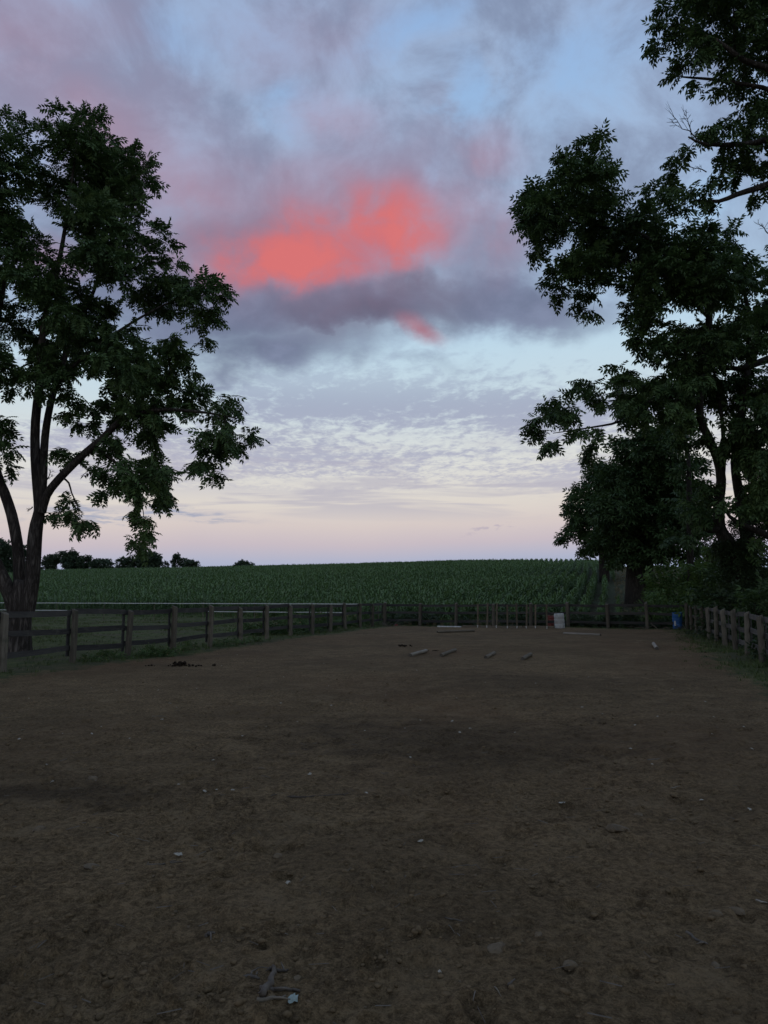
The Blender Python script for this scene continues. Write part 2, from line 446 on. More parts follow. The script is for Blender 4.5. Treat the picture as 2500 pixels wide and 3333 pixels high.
def relief(x, y):
    """trodden dirt and turf, without the hoof prints"""
    x = np.asarray(x, float); y = np.asarray(y, float)
    big = 0.10 * fbm(x * 0.22, y * 0.22, 2, 0.5, 3)
    mid = 0.030 * fbm(x * 1.6, y * 1.6, 3, 0.55, 21)
    fade = 1.0 / (1.0 + 0.0008 * (x * x + y * y))
    fine = (0.022 * fbm(x * 7.0, y * 7.0, 3, 0.6, 41)) * fade
    return big + mid + fine
def ground_z(x, y): return hill(x, y) + relief(x, y)
def gz(x, y): return float(ground_z(np.array([x]), np.array([y]))[0])
def arena_in(x, y):
    """metres inside the dirt of the arena (negative outside)"""
    dl = line_d(FL0, FL1, x, y) - 0.85
    db = line_d(FL1, FB1, x, y) - 0.45
    dr = line_d(FB1, FR1, x, y) - 0.6 - 0.5 * sstep(-np.asarray(y, float), -30, -18)
    return np.minimum(np.minimum(dl, db), dr)

# ---------------------------------------------------------------- ground: one sheet out past the horizon
def build_ground():
    th = np.concatenate([np.arange(-180, -46, 4.0), np.arange(-46, 46.01, 0.165), np.arange(50, 180, 4.0)])
    th = np.radians(th)
    r = [0.012]
    while r[-1] < 4000:
        q = r[-1]; r.append(q * (1.6 if q < .35 else 1.05 if q < 1.9 else 1.0068 if q < 14 else 1.016 if q < 60 else 1.045 if q < 400 else 1.3))
    r = np.array(r)
    TH, RR = np.meshgrid(th, r)
    x, y = RR * np.sin(TH), RR * np.cos(TH)
    z = ground_z(x, y)
    # dents of hooves in the soft dirt
    rn = np.random.default_rng(5)
    shape = x.shape; xf, yf, zf = x.ravel(), y.ravel(), z.ravel().copy()
    near = np.where((RR.ravel() < 17) & (np.abs(np.degrees(TH.ravel())) < 47))[0]
    xn, yn = xf[near], yf[near]; order = np.argsort(yn); near = near[order]; xn, yn = xn[order], yn[order]; dz = np.zeros(len(near))
    for i in range(1500):
        d = 2.0 + 14 * rn.random() ** 0.8; a = rn.uniform(-0.75, 0.75)
        hx, hy = d * math.sin(a), d * math.cos(a); w = rn.uniform(0.045, 0.075); dep = rn.uniform(0.008, 0.034)
        i0, i1 = np.searchsorted(yn, [hy - 0.3, hy + 0.3])
        sx, sy = xn[i0:i1] - hx, yn[i0:i1] - hy
        q = np.sqrt(sx * sx + (sy * rn.uniform(0.8, 1.25)) ** 2) / w
        dz[i0:i1] += dep * (-np.exp(-q ** 4) + 0.55 * np.exp(-((q - 1.35) / 0.35) ** 2) * (0.4 + vnoise(sx * 18 + i, sy * 18, 9)))
    # shallow drag lines and wheel marks
    for path, w, dep in (([(2250, 2245), (2310, 2290), (2355, 2350), (2380, 2430), (2400, 2560)], .05, .016), ([(2000, 2200), (2004, 2330), (1995, 2520), (1975, 2800)], .07, .012),
                         ([(1350, 2220), (1160, 2330), (820, 2470), (300, 2660)], .06, .012), ([(2150, 2200), (2180, 2400), (2240, 2700), (2330, 3100)], .08, .012)):
        Q = [on_ground(*q)[:2] for q in path]
        for p0, p1 in zip(Q[:-1], Q[1:]):
            e = p1 - p0; t = np.clip(((xn - p0[0]) * e[0] + (yn - p0[1]) * e[1]) / (e @ e), 0, 1)
            q = np.hypot(xn - p0[0] - t * e[0], yn - p0[1] - t * e[1]) / w
            dz += np.where(q < 3, dep * (-np.exp(-q ** 2) + .6 * np.exp(-((q - 1.5) / .5) ** 2)), 0) * (0.6 + vnoise(xn * 3, yn * 3, 12))
    # loose crumbly clods as relief
    cr = vnoise(xn * 24, yn * 24, 77) + 0.6 * vnoise(xn * 55, yn * 55, 78)
    patch = sstep(fbm(xn * 0.9, yn * 0.9, 2, 0.5, 61), -0.15, 0.3)
    fall = 1 / (1 + (np.hypot(xn, yn) / 10) ** 2)
    dz += (np.maximum(cr, 0) ** 1.3) * 0.085 * (0.3 + 0.7 * patch) * fall
    zf[near] += dz
    nT, nR = len(th), len(r)
    idx = np.arange(nT * nR).reshape(nR, nT)
    a = idx[:-1, :]; b = idx[1:, :]
    F = np.stack([a, np.roll(a, -1, 1), np.roll(b, -1, 1), b], -1).reshape(-1, 4)
    V = np.stack([xf, yf, zf], -1)
    me = fast_mesh('ground', V, F, True)
    at_ = me.attributes.new('arena', 'FLOAT', 'POINT'); at_.data.foreach_set('value', arena_in(V[:, 0], V[:, 1]).astype(np.float32))
    at_ = me.attributes.new('field', 'FLOAT', 'POINT'); at_.data.foreach_set('value', field_s(V[:, 0], V[:, 1]).astype(np.float32))
    m, nt, p = new_mat('ground_dirt_and_turf', 0.97, 0.08)
    pos = world_pos(nt)
    def attr(n):
        a = nt.nodes.new('ShaderNodeAttribute'); a.attribute_name = n; return E(nt, a.outputs['Fac'])
    n_big = noise(nt, pos, 0.35, 4, 0.55)
    n_mid = noise(nt, pos, 2.3, 5, 0.6, 0.5)
    n_fine = noise(nt, pos, 22.0, 6, 0.7)
    n_grit = noise(nt, pos, 95.0, 3, 0.7)
    red = noise(nt, scale_vec(nt, pos, (0.16, 0.12, 0.2)), 1.0, 3, 0.5)
    dirt = mixc(nt, (n_fine * 0.6 + n_grit * 0.4 + n_mid * 0.2).step(0.46, 0.74), (0.054, 0.036, 0.0180), (0.215, 0.149, 0.080))
    dirt = mixc(nt, n_big.step(0.38, 0.66) * 0.42, dirt, (0.056, 0.039, 0.022))
    dirt = mixc(nt, red.step(0.46, 0.66) * 0.45, dirt, (0.120, 0.071, 0.038))
    dirt = mixc(nt, n_mid.step(0.56, 0.72) * 0.4, dirt, (0.160, 0.118, 0.070))
    dirt = mixc(nt, n_grit.step(0.66, 0.74) * 0.35, dirt, (0.20, 0.155, 0.10))
    sx = nt.nodes.new('ShaderNodeSeparateXYZ'); nt.links.new(pos.k, sx.inputs[0])
    gx, gy = E(nt, sx.outputs[0]), E(nt, sx.outputs[1])
    for (cx, cy, rx, ry, k) in ((0.9, 9.3, 3.2, 2.2, 0.5), (-2.6, 6.6, 1.5, 0.5, 0.55), (3.2, 15.0, 4.0, 2.5, 0.3)):
        u = (gx - cx) / rx; v = (gy - cy) / ry
        wet = ((u * u + v * v).sqrt() + (n_mid - 0.5) * 1.6).step(1.1, 0.2)      # damp, darker patches
        dirt = mixc(nt, wet * k, dirt, (0.034, 0.024, 0.015))
    turf = mixc(nt, (n_mid * 0.6 + n_fine * 0.5).step(0.38, 0.7), (0.034, 0.052, 0.018), (0.085, 0.095, 0.036))
    turf = mixc(nt, n_big.step(0.44, 0.62) * 0.55, turf, (0.070, 0.056, 0.040))
    soil = mixc(nt, n_mid.step(0.3, 0.7), (0.045, 0.040, 0.026), (0.040, 0.058, 0.030))
    edge = (attr('arena') + (n_mid - 0.5) * 2.2 + (n_fine - 0.5) * 0.8).step(-0.35, 0.35)
    c = mixc(nt, edge, turf, dirt)
    c = mixc(nt, attr('field').step(8.0, 12.0), c, soil)
    setc(nt, p, c)
    h = n_fine * 0.7 + n_grit * 0.3
    bump(nt, p, h, 1.0, 0.05)
    o = link_mesh('ground', me, m); tag(o, kind='structure')
    return o
build_ground()

# ---------------------------------------------------------------- timber fences
def cut_post(w, h, slant, seed):
    """a squared-off timber post, slightly round-shouldered, its top sawn on a slant towards +x"""
    rn = random.Random(seed); n = 8; g = Geo(); V = []; F = []
    levels = [-0.25, 0.0, 0.15, h * 0.4, h * 0.72, h - slant]
    bow = rn.uniform(-0.012, 0.012); tw = rn.uniform(-0.06, 0.06)
    for i, z in enumerate(levels):
        t = z / h
        for k in range(n):
            a = math.pi / 8 + k * math.pi / 4 + tw * t
            r = w * 0.5 * (1.10 if k % 2 == 0 else 1.06) * (1.0 - 0.05 * t) * rn.uniform(0.97, 1.03)
            cx, cy = math.cos(a) * r, math.sin(a) * r
            sq = 1.0
            zz_ = z
            if i == len(levels) - 1: zz_ = h - slant * (0.5 + cx / w) 
            V.append((cx * sq + bow * math.sin(t * 3), cy * sq, zz_))
    L = len(levels)
    for i in range(L - 1):
        for k in range(n): F.append((i * n + k, i * n + (k + 1) % n, (i + 1) * n + (k + 1) % n, (i + 1) * n + k))
    F.append(tuple(range((L - 1) * n, L * n)))
    g.add(V, F)
    return g.mesh('post')
def plank(a, b, hgt, thick, seed, name='rail'):
    """a board from a to b (both at its mid height), a bit bowed and uneven"""
    rn = random.Random(seed); a, b = Vector(a), Vector(b); d = b - a; L = d.length
    side = Vector((-d.y, d.x, 0)).normalized(); n = 6; V = []; F = []
    sag = rn.uniform(-0.02, 0.012); bow = rn.uniform(-0.012, 0.012)
    for i in range(n + 1):
        t = i / n; u = (t - 0.5) * L; q = 1 - (2 * t - 1) ** 2
        hh = hgt * 0.5 * rn.uniform(0.96, 1.03)
        for (sy, sz) in ((-1, -1), (1, -1), (1, 1), (-1, 1)):
            V.append((u, sy * thick * 0.5 + bow * q, sz * hh + sag * q + rn.uniform(-.003, .003)))
    for i in range(n):
        o = i * 4
        for k in range(4): F.append((o + k, o + 4 + k, o + 4 + (k + 1) % 4, o + (k + 1) % 4))
    F.append((0, 1, 2, 3)); F.append((n * 4 + 3, n * 4 + 2, n * 4 + 1, n * 4))
    me = poly_mesh(name, V, F)
    me_o = bpy.data.objects.new(name, me); COL.objects.link(me_o)
    me_o.location = (a + b) * 0.5
    ang = math.atan2(d.y, d.x); pit = -math.asin(max(-1, min(1, d.z / L)))
    me_o.rotation_euler = (rn.uniform(-0.02, 0.02), pit, ang)
    return me_o
def on_line(px, a, b):
    """where the sight line of photograph column px crosses the fence line a-b"""
    k = (px - 1250) / 2500 / (CP + 0.11 * SP)
    t = (a[0] - k * a[1]) / (k * (b[1] - a[1]) - (b[0] - a[0]))
    return np.array([a[0] + (b[0] - a[0]) * t, a[1] + (b[1] - a[1]) * t])
def fence(name, label, pts, inward, hpost, rails, wpost, rail_mat, seed, battens=True, slant=0.07):
    root = empty(name, (*pts[0], gz(*pts[0])))
    tag(root, label, 'fence')
    inv = root.matrix_world.inverted() if False else Matrix.Translation(-Vector(root.location))
    rn = random.Random(seed)
    inw = Vector((inward[0], inward[1], 0)).normalized(); ang = math.atan2(inw.y, inw.x)
    def child(o, m):
        o.parent = root; o.matrix_parent_inverse = inv
        if not o.data.materials: o.data.materials.append(m)
    tops = []
    for i, q in enumerate(pts):
        z = gz(*q); h = hpost * rn.uniform(0.955, 1.045); tops.append(z)
        o = bpy.data.objects.new('post', cut_post(wpost * rn.uniform(0.92, 1.08), h, slant * rn.uniform(0.8, 1.3), seed * 100 + i))
        COL.objects.link(o); o.location = (q[0], q[1], z)
        o.rotation_euler = (rn.uniform(-0.035, 0.035), rn.uniform(-0.04, 0.04), ang + rn.uniform(-0.15, 0.15))
        child(o, M['post'])
        if battens:
            b0 = Vector((q[0], q[1], z)) - inw * (wpost * 0.5 + 0.062)
            V = []; F = []
            for zz_ in (0.16, rails[0] + 0.05):
                for sx, sy in ((-1, -1), (1, -1), (1, 1), (-1, 1)): V.append((sx * 0.011, sy * 0.055, zz_))
            F = [(0, 3, 2, 1), (4, 5, 6, 7)] + [(k, (k + 1) % 4, 4 + (k + 1) % 4, 4 + k) for k in range(4)]
            o = bpy.data.objects.new('batten', poly_mesh('batten', V, F)); COL.objects.link(o)
            o.location = b0 + Vector((0, 0, 0)); o.rotation_euler = (0, 0, ang + rn.uniform(-.05, .05))
            o.location = o.location + Vector((-inw.y, inw.x, 0)) * rn.uniform(-0.05, 0.05)
            child(o, M['rail'])
    for i in range(len(pts) - 1):
        for j, rh in enumerate(rails):
            off = -inw * (wpost * 0.5 + 0.028)
            a = Vector((*pts[i], tops[i] + rh + rn.uniform(-0.035, 0.035))) + off
            b = Vector((*pts[i + 1], tops[i + 1] + rh + rn.uniform(-0.035, 0.035))) + off
            d = (b - a).normalized()
            o = plank(a + d * 0.004, b - d * 0.004, rn.uniform(0.125, 0.142), 0.026, seed * 1000 + i * 10 + j)
            child(o, rail_mat)
    return root
d_left = (FL1 - FL0)[:2]; d_left = d_left / np.linalg.norm(d_left)
px_left = [21, 245, 421, 567, 686.5, 787, 871, 948, 1018, 1076, 1124, 1173, 1213, 1251]
pl = [on_line(p, FL0, FL1) for p in px_left]
pl = [pl[0] - d_left * 4.7, pl[0] - d_left * 2.35] + pl
fence('timber_fence', 'dark three-rail timber fence along the left of the arena below the walnut tree', pl, (d_left[1], -d_left[0]), 1.36, (1.245, 0.80, 0.36), 0.152, M['rail'], 1)
px_back = [1366, 1483, 1605, 1726, 1848, 1976, 2104, 2231]
pb = [np.array(FL1[:2]) + 0.0] + [on_line(p, FL1, FB1) for p in px_back]
d_back = (FB1 - FL1)[:2]; d_back = d_back / np.linalg.norm(d_back)
pb[0] = pb[0] + d_back * 0.02 + np.array([0.0, 0.17])
fence('timber_fence', 'dim timber rail fence across the far end of the arena behind the barrels', pb, (d_back[1], -d_back[0]), 1.34, (1.21, 0.78, 0.31), 0.165, M['rail'], 2)
px_right = [2249, 2264, 2281, 2302, 2325, 2352, 2386, 2422, 2473]
d_right = (FR1 - FB1)[:2]; d_right = d_right / np.linalg.norm(d_right)
pr = [on_line(p, FB1, FR1) for p in px_right]
sp = 2.15
pr = [np.array(FB1[:2]) + d_right * (1.15 + k * sp) for k in range(12)]
fence('timber_fence', 'weathered grey post and rail fence along the right of the arena below the shrubs', pr, (d_right[1], -d_right[0]), 1.27, (1.13, 0.71, 0.31), 0.150, M['rail_side'], 3)

# ---------------------------------------------------------------- white electric tape behind the paddock
def tape_fence():
    A = np.array([-34.0, 60.5]); B = np.array([-0.35, 47.2])
    root = empty('tape_fence', (A[0], A[1], gz(*A))); tag(root, 'white electric tape fence in front of the corn behind the left paddock', 'fence')
    inv = Matrix.Translation(-Vector(root.location))
    def child(o, m):
        o.parent = root; o.matrix_parent_inverse = inv
        if not o.data.materials: o.data.materials.append(m)
    xs = [0.0, 0.16, 0.30, 0.42, 0.54, 0.65, 0.76, 0.87, 1.0]
    P = []
    for i, t in enumerate(xs):
        q = A + (B - A) * t; z = gz(*A) * (1 - t) + gz(*B) * t; P.append(Vector((q[0], q[1], z)))
        g = Geo(); g.tube([(0, 0, -0.2), (0.01, 0, 0.7), (0, 0.01, 1.33)], [0.022, 0.02, 0.017], 6)
        o = link_mesh('post', g.mesh('post'), None); o.location = P[-1]; child(o, M['log']); post = o
        for hh in (0.74, 1.27):
            g = Geo(); g.tube([(-0.02, -0.03, hh), (0.02, -0.03, hh)], 0.03, 6)
            o = link_mesh('insulator', g.mesh('insulator'), M['tape'], post)
    for hh in (0.74, 1.27):
        V = []; F = []; n = 0
        for i in range(len(P) - 1):
            for k in range(5):
                t = k / 5; p = P[i].lerp(P[i + 1], t); sag = -0.012 * (1 - (2 * t - 1) ** 2)
                V.append((p.x, p.y - 0.035, p.z + hh + sag))
        V.append((P[-1].x, P[-1].y - 0.035, P[-1].z + hh))
        VV = []; FF = []
        for (x, y, z) in V:
            for (oy, oz) in ((-0.003, -0.024), (0.003, -0.024), (0.003, 0.024), (-0.003, 0.024)): VV.append((x, y + oy, z + oz))
        for i in range(len(V) - 1):
            for k in range(4): FF.append((i * 4 + k, i * 4 + (k + 1) % 4, i * 4 + 4 + (k + 1) % 4, i * 4 + 4 + k))
        o = link_mesh('tape', poly_mesh('tape', VV, FF), None); child(o, M['tape'])
tape_fence()

# ---------------------------------------------------------------- leaves
def compound_leaf(pairs, ll, lw, droop, hang, rnd, terminal=True):
    """a pinnate leaf one unit long lying along +x: leaflets in pairs, folded a little along the midrib"""
    V, F = [], []
    def leaflet(b, d, up, l, w):
        b, d, up = Vector(b), Vector(d).normalized(), Vector(up)
        s = d.cross(up).normalized(); n = s.cross(d)
        k = len(V)
        V.extend([b, b + d * l * 0.42 + s * w * 0.5 + n * w * 0.18, b + d * l - n * l * 0.10, b + d * l * 0.42 - s * w * 0.5 + n * w * 0.18])
        F.extend([(k, k + 1, k + 2), (k, k + 2, k + 3)])
    for i in range(pairs):
        t = 0.22 + 0.74 * i / max(1, pairs - 1); z = -droop * t * t
        size = (0.75 + 0.5 * math.sin(math.pi * (0.15 + 0.7 * t)))
        for sd in (-1, 1):
            leaflet((t + rnd.uniform(-.02, .02), 0, z), (0.45 + rnd.uniform(-.15, .15), sd, -hang + rnd.uniform(-.15, .15) - droop * t), (0, 0, 1), ll * size, lw * size)
    if terminal: leaflet((0.98, 0, -droop), (1, 0, -droop * 1.6 - 0.1), (0, 0, 1), ll, lw)
    # the leaf stalk
    k = len(V); V.extend([Vector((0, 0.004, 0)), Vector((0, -0.004, 0)), Vector((0.5, 0, -droop * 0.25)), Vector((1, 0, -droop))])
    F.extend([(k, k + 1, k + 2)])
    return np.array(V, float), np.array(F, int)
def simple_sprig(n, ll, lw, rnd):
    """a short sprig of n ovate leaves one unit long"""
    V, F = [], []
    for i in range(n):
        t = 0.15 + 0.85 * i / max(1, n - 1); a = rnd.uniform(-1.2, 1.2) * (1 if i % 2 else -1) ; sd = 1 if i % 2 else -1
        b = Vector((t, 0, -0.25 * t * t)); d = Vector((0.5, sd * rnd.uniform(0.5, 1.1), rnd.uniform(-0.6, 0.25))).normalized()
        s = d.cross(Vector((0, 0, 1))).normalized(); m = s.cross(d); l = ll * rnd.uniform(0.7, 1.2); w = lw * rnd.uniform(0.8, 1.2); k = len(V)
        V.extend([b, b + d * l * 0.4 + s * w * .5 + m * w * .15, b + d * l - m * l * .12, b + d * l * 0.4 - s * w * .5 + m * w * .15])
        F.extend([(k, k + 1, k + 2), (k, k + 2, k + 3)])
    return np.array(V, float), np.array(F, int)
_lr = random.Random(3)
TEMPL = {
    'walnut': [compound_leaf(5, 0.36, 0.155, dr, h, _lr) for dr, h in ((0.25, 0.2), (0.45, 0.35), (0.12, 0.1), (0.6, 0.4))],
    'hickory': [compound_leaf(4, 0.44, 0.18, dr, h, _lr) for dr, h in ((0.2, 0.35), (0.45, 0.55), (0.1, 0.2), (0.6, 0.7))],
    'dense': [compound_leaf(3, 0.5, 0.2, dr, h, _lr) for dr, h in ((0.2, 0.3), (0.4, 0.4), (0.1, 0.15))],
    'sprig': [simple_sprig(6, 0.42, 0.24, _lr) for _ in range(4)],
    'clump': [simple_sprig(5, 0.75, 0.5, _lr) for _ in range(3)],
}
def leaves_mesh(name, P, Dr, size, kind, rng, roll=0.5):
    """many copies of the leaf templates of one kind as a single mesh: base points P, directions Dr"""
    N = len(P); Dr = Dr / np.linalg.norm(Dr, axis=1, keepdims=True)
    up = np.zeros((N, 3)); up[:, 2] = 1; up += rng.normal(0, roll, (N, 3))
    S = np.cross(up, Dr); S /= np.linalg.norm(S, axis=1, keepdims=True) + 1e-9
    U = np.cross(Dr, S)
    which = rng.integers(0, len(TEMPL[kind]), N); VV, FF = [], []; base = 0
    for w, (tv, tf) in enumerate(TEMPL[kind]):
        ii = np.where(which == w)[0]
        if not len(ii): continue
        v = (Dr[ii, None, :] * tv[None, :, 0:1] + S[ii, None, :] * tv[None, :, 1:2] + U[ii, None, :] * tv[None, :, 2:3]) * size[ii, None, None] + P[ii, None, :]
        f = tf[None] + (np.arange(len(ii)) * len(tv))[:, None, None] + base
        VV.append(v.reshape(-1, 3)); FF.append(f.reshape(-1, 3)); base += len(ii) * len(tv)
    return fast_mesh(name, np.concatenate(VV), np.concatenate(FF))

# ---------------------------------------------------------------- trees
def spread_points(blobs, spacing, rng, shell=0.0):
    """points spread through a crown given as ellipsoids (centre, radii), no two closer than spacing"""
    out = []; cell = {}
    for (c, r) in blobs:
        vol = 4.19 * r[0] * r[1] * r[2]; n = max(3, int(vol / spacing ** 3 * 1.5))
        u = rng.normal(size=(n, 3)); u /= np.linalg.norm(u, axis=1, keepdims=True)
        q = rng.random(n) ** (1 / 3.0); q = np.maximum(q, shell * rng.random(n))
        for p in c + u * q[:, None] * r:
            k = tuple(np.floor(p / spacing).astype(int)); ok = True
            for dx in (-1, 0, 1):
                for dy in (-1, 0, 1):
                    for dz in (-1, 0, 1):
                        for o in cell.get((k[0] + dx, k[1] + dy, k[2] + dz), ()):
                            if (o[0] - p[0]) ** 2 + (o[1] - p[1]) ** 2 + (o[2] - p[2]) ** 2 < spacing ** 2: ok = False
            if ok: cell.setdefault(k, []).append(p); out.append(p)
    return np.array(out)
def smooth_poly(pts, rad, step):
    pts = [Vector(p) for p in pts]; P, Q = [], []
    for i in range(len(pts) - 1):
        p0, p1, p2, p3 = pts[max(i - 1, 0)], pts[i], pts[i + 1], pts[min(i + 2, len(pts) - 1)]
        n = max(2, int((p2 - p1).length / step))
        for k in range(n):
            t = k / n
            P.append(0.5 * ((2 * p1) + (p2 - p0) * t + (2 * p0 - 5 * p1 + 4 * p2 - p3) * t * t + (3 * p1 - p0 - 3 * p2 + p3) * t ** 3))
            Q.append(rad[i] + (rad[i + 1] - rad[i]) * t)
    P.append(pts[-1]); Q.append(rad[-1]); return P, Q
def grow(limbs, tips, rng, seg=0.4):
    """join every tip to the nearest wood already there; returns child chains (points, radii)"""
    nodes = np.array([p for L, _ in limbs for p in L], float)
    own = np.array([q for _, Q in limbs for q in Q], float)
    parent = [-1] * len(nodes); N = len(tips)
    def dist(a, nd): return np.sqrt(((a[:, None, :] - nd[None]) ** 2).sum(-1))
    best = np.full(N, 1e9); bi = np.zeros(N, int)
    for s in range(0, len(nodes), 200):
        d = dist(tips, nodes[s:s + 200]); j = d.argmin(1); v = d[np.arange(N), j]
        m = v < best; best[m] = v[m]; bi[m] = j[m] + s
    nl = list(nodes); done = np.zeros(N, bool); chains = []; load = {}
    par = {}
    cur = best.copy()
    for _ in range(N):
        i = int(np.argmin(cur)); done[i] = True
        a = np.array(nl[bi[i]]); b = tips[i]; L = np.linalg.norm(b - a); k = max(1, int(L / seg))
        bend = rng.normal(0, 0.10 * L, 3); bend[2] += 0.10 * L
        idx = bi[i]; new = []; chain = [bi[i]]
        for q in range(1, k + 1):
            t = q / k; p = a + (b - a) * t + bend * (t * (1 - t)) * 1.6
            nl.append(p); par[len(nl) - 1] = idx; idx = len(nl) - 1; new.append(idx); chain.append(idx)
        chains.append(chain)
        cur[i] = 1e9
        live = np.where(~done)[0]
        if len(live):
            nd = np.array([nl[z] for z in new]); d = dist(tips[live], nd); j = d.argmin(1); v = d[np.arange(len(live)), j]
            m = v < best[live]; best[live[m]] = v[m]; bi[live[m]] = np.array(new)[j[m]]; cur[live[m]] = v[m]
    # pipe model from the tips down
    w = np.zeros(len(nl)); end = {c[-1] for c in chains}
    for e in end: w[e] += 1
    for z in range(len(nl) - 1, len(nodes) - 1, -1): w[par[z]] += w[z]
    rad = 0.0055 * np.maximum(w, 1) ** 0.43
    rad[:len(nodes)] = np.minimum(rad[:len(nodes)], own * 0.8)
    return np.array(nl), rad, chains
def tubes_mesh(name, nl, rad, chains):
    V, F = [], []; base = 0
    for c in chains:
        P = nl[c]; q = rad[c].copy(); q[0] = min(q[0], q[1] * 1.35); n = 6 if q[1] > 0.03 else 4
        t = np.gradient(P, axis=0); t /= np.linalg.norm(t, axis=1, keepdims=True) + 1e-9
        ref = np.array([0.31, 0.52, 0.8]); a = np.cross(t, ref); a /= np.linalg.norm(a, axis=1, keepdims=True) + 1e-9; b = np.cross(t, a)
        an = np.arange(n) * 2 * math.pi / n
        v = P[:, None] + (a[:, None] * np.cos(an)[None, :, None] + b[:, None] * np.sin(an)[None, :, None]) * q[:, None, None]
        V.append(v.reshape(-1, 3)); m = len(P)
        i = np.arange(m - 1)[:, None] * n; k = np.arange(n)[None]
        F.append(np.stack([i + k, i + (k + 1) % n, i + n + (k + 1) % n, i + n + k], -1).reshape(-1, 4) + base); base += m * n
    return fast_mesh(name, np.concatenate(V), np.concatenate(F), True)
def bark_tube(limbs, seed, sides=14):
    g = Geo()
    for L, Q in limbs:
        pts, V, F = L, [], []
        n = sides if max(Q) > 0.12 else 8
        b0 = len(g.V); ref = Vector((0, 1, 0))
        for i, p in enumerate(pts):
            t = (pts[min(i + 1, len(pts) - 1)] - pts[max(i - 1, 0)]).normalized()
            a = (ref - t * ref.dot(t)).normalized(); b = t.cross(a); ref = a
            for k in range(n):
                an = 2 * math.pi * k / n
                f = 1 + 0.10 * float(vnoise(np.array([k * 0.9 + seed]), np.array([i * 0.16]), seed)[0]) + 0.14 * float(vnoise(np.array([k * 0.35 + 50]), np.array([i * 0.07]), seed + 1)[0])
                V.append(p + (a * math.cos(an) + b * math.sin(an)) * Q[i] * f)
        for i in range(len(pts) - 1):
            for k in range(n): F.append((i * n + k, i * n + (k + 1) % n, (i + 1) * n + (k + 1) % n, (i + 1) * n + k))
        F.append(tuple(range(len(V) - n, len(V))))
        g.add(V, F)
    return g.mesh('trunk', True)
def make_tree(name, label, base, limbs, blobs, spacing, kind, leaf, per_tip, mats, seed, cat='tree', group=None, bare=(), step=0.35, out_bias=0.5, twigs=True, leaf_jit=0.25, xyz_limbs=False):
    """limbs: lists of (px, py, depth, radius); blobs: (px, py, rx, ry, depth, depth radius)"""
    rng = np.random.default_rng(seed)
    L3 = []
    for lm in limbs:
        P = [np.array(q[:3], float) if xyz_limbs else at(*q[:3]) for q in lm]; Q = [q[-1] for q in lm]
        L3.append(smooth_poly(P, Q, step))
    B3 = []
    for b in blobs:
        c = at(b[0], b[1], b[4]); s_ = b[4] / 2500.0
        B3.append((c, np.array([b[2] * s_, b[5], b[3] * s_])))
    tips = spread_points(B3, spacing, rng)
    root = empty(name, base); tag(root, label, cat, group)
    inv = Matrix.Translation(-Vector(base))
    def child(o):
        o.parent = root; o.matrix_parent_inverse = inv; return o
    tr = child(link_mesh('trunk', bark_tube(L3[:1], seed), mats[0]))
    for q, lm in enumerate(L3[1:]):
        link_mesh('limb', bark_tube([lm], seed + 3 + q), mats[0], tr)
    nl, rad, chains = grow(L3, tips, rng)
    if twigs: child(link_mesh('branches', tubes_mesh('branches', nl, rad, chains), mats[1]))['kind'] = 'stuff'
    # leaves round every tip
    ctr = np.array([c for c, _ in B3]).mean(0)
    T = np.array([nl[c[-1]] - nl[c[-2]] for c in chains]); T /= np.linalg.norm(T, axis=1, keepdims=True) + 1e-9
    E0 = np.array([nl[c[-1]] for c in chains]); n = len(E0)
    P = np.repeat(E0, per_tip, 0); Tt = np.repeat(T, per_tip, 0)
    back = rng.random(len(P)) ** 1.3 * 0.55
    P = P - Tt * back[:, None] * spacing * 1.1
    rnd = rng.normal(size=P.shape); rnd[:, 2] *= 0.55
    out = np.repeat((E0 - ctr) / (np.linalg.norm(E0 - ctr, axis=1, keepdims=True) + 1e-9), per_tip, 0)
    Dv = Tt * 0.5 + rnd * 0.85 + out * out_bias + np.array([0, 0, -0.12])
    size = leaf * rng.uniform(1 - leaf_jit, 1 + leaf_jit, len(P))
    o = child(link_mesh('crown', leaves_mesh('crown', P, Dv, size, kind, rng), mats[2])); o['kind'] = 'stuff'
    if len(bare):
        g = Geo(); rr = random.Random(seed)
        for (p0, p1) in bare:
            a, b = Vector(at(*p0)), Vector(at(*p1)); d = b - a; Ln = d.length
            pts = [a.lerp(b, t) + Vector((rr.gauss(0, .04), rr.gauss(0, .04), rr.gauss(0, .05))) * Ln * (t > 0) for t in (0, .25, .5, .75, 1)]
            g.tube(pts, [0.02, 0.016, 0.012, 0.008, 0.004], 5)
            for k in range(9):
                t = rr.uniform(0.25, 1.0); q = pts[0].lerp(pts[-1], t) if t > .98 else pts[int(t * 4)].lerp(pts[min(4, int(t * 4) + 1)], t * 4 - int(t * 4))
                e = d.normalized() * 0.6 + Vector((rr.uniform(-1, 1), rr.uniform(-.6, .6), rr.uniform(-.8, 1))); e.normalize(); l2 = Ln * rr.uniform(.2, .45)
                m_ = q + e * l2 * .5 + Vector((0, 0, rr.uniform(-.08, .08))) * l2
                g.tube([q, m_, q + e * l2], [0.008, 0.006, 0.003], 4)
                for _ in range(2):
                    e2 = e + Vector((rr.uniform(-.9, .9), rr.uniform(-.5, .5), rr.uniform(-.9, .9))); g.tube([m_, m_ + e2 * l2 * .4], [0.005, 0.0025], 4)
        child(link_mesh('bare_twigs', g.mesh('bare_twigs'), mats[1]))['kind'] = 'stuff'
    return root
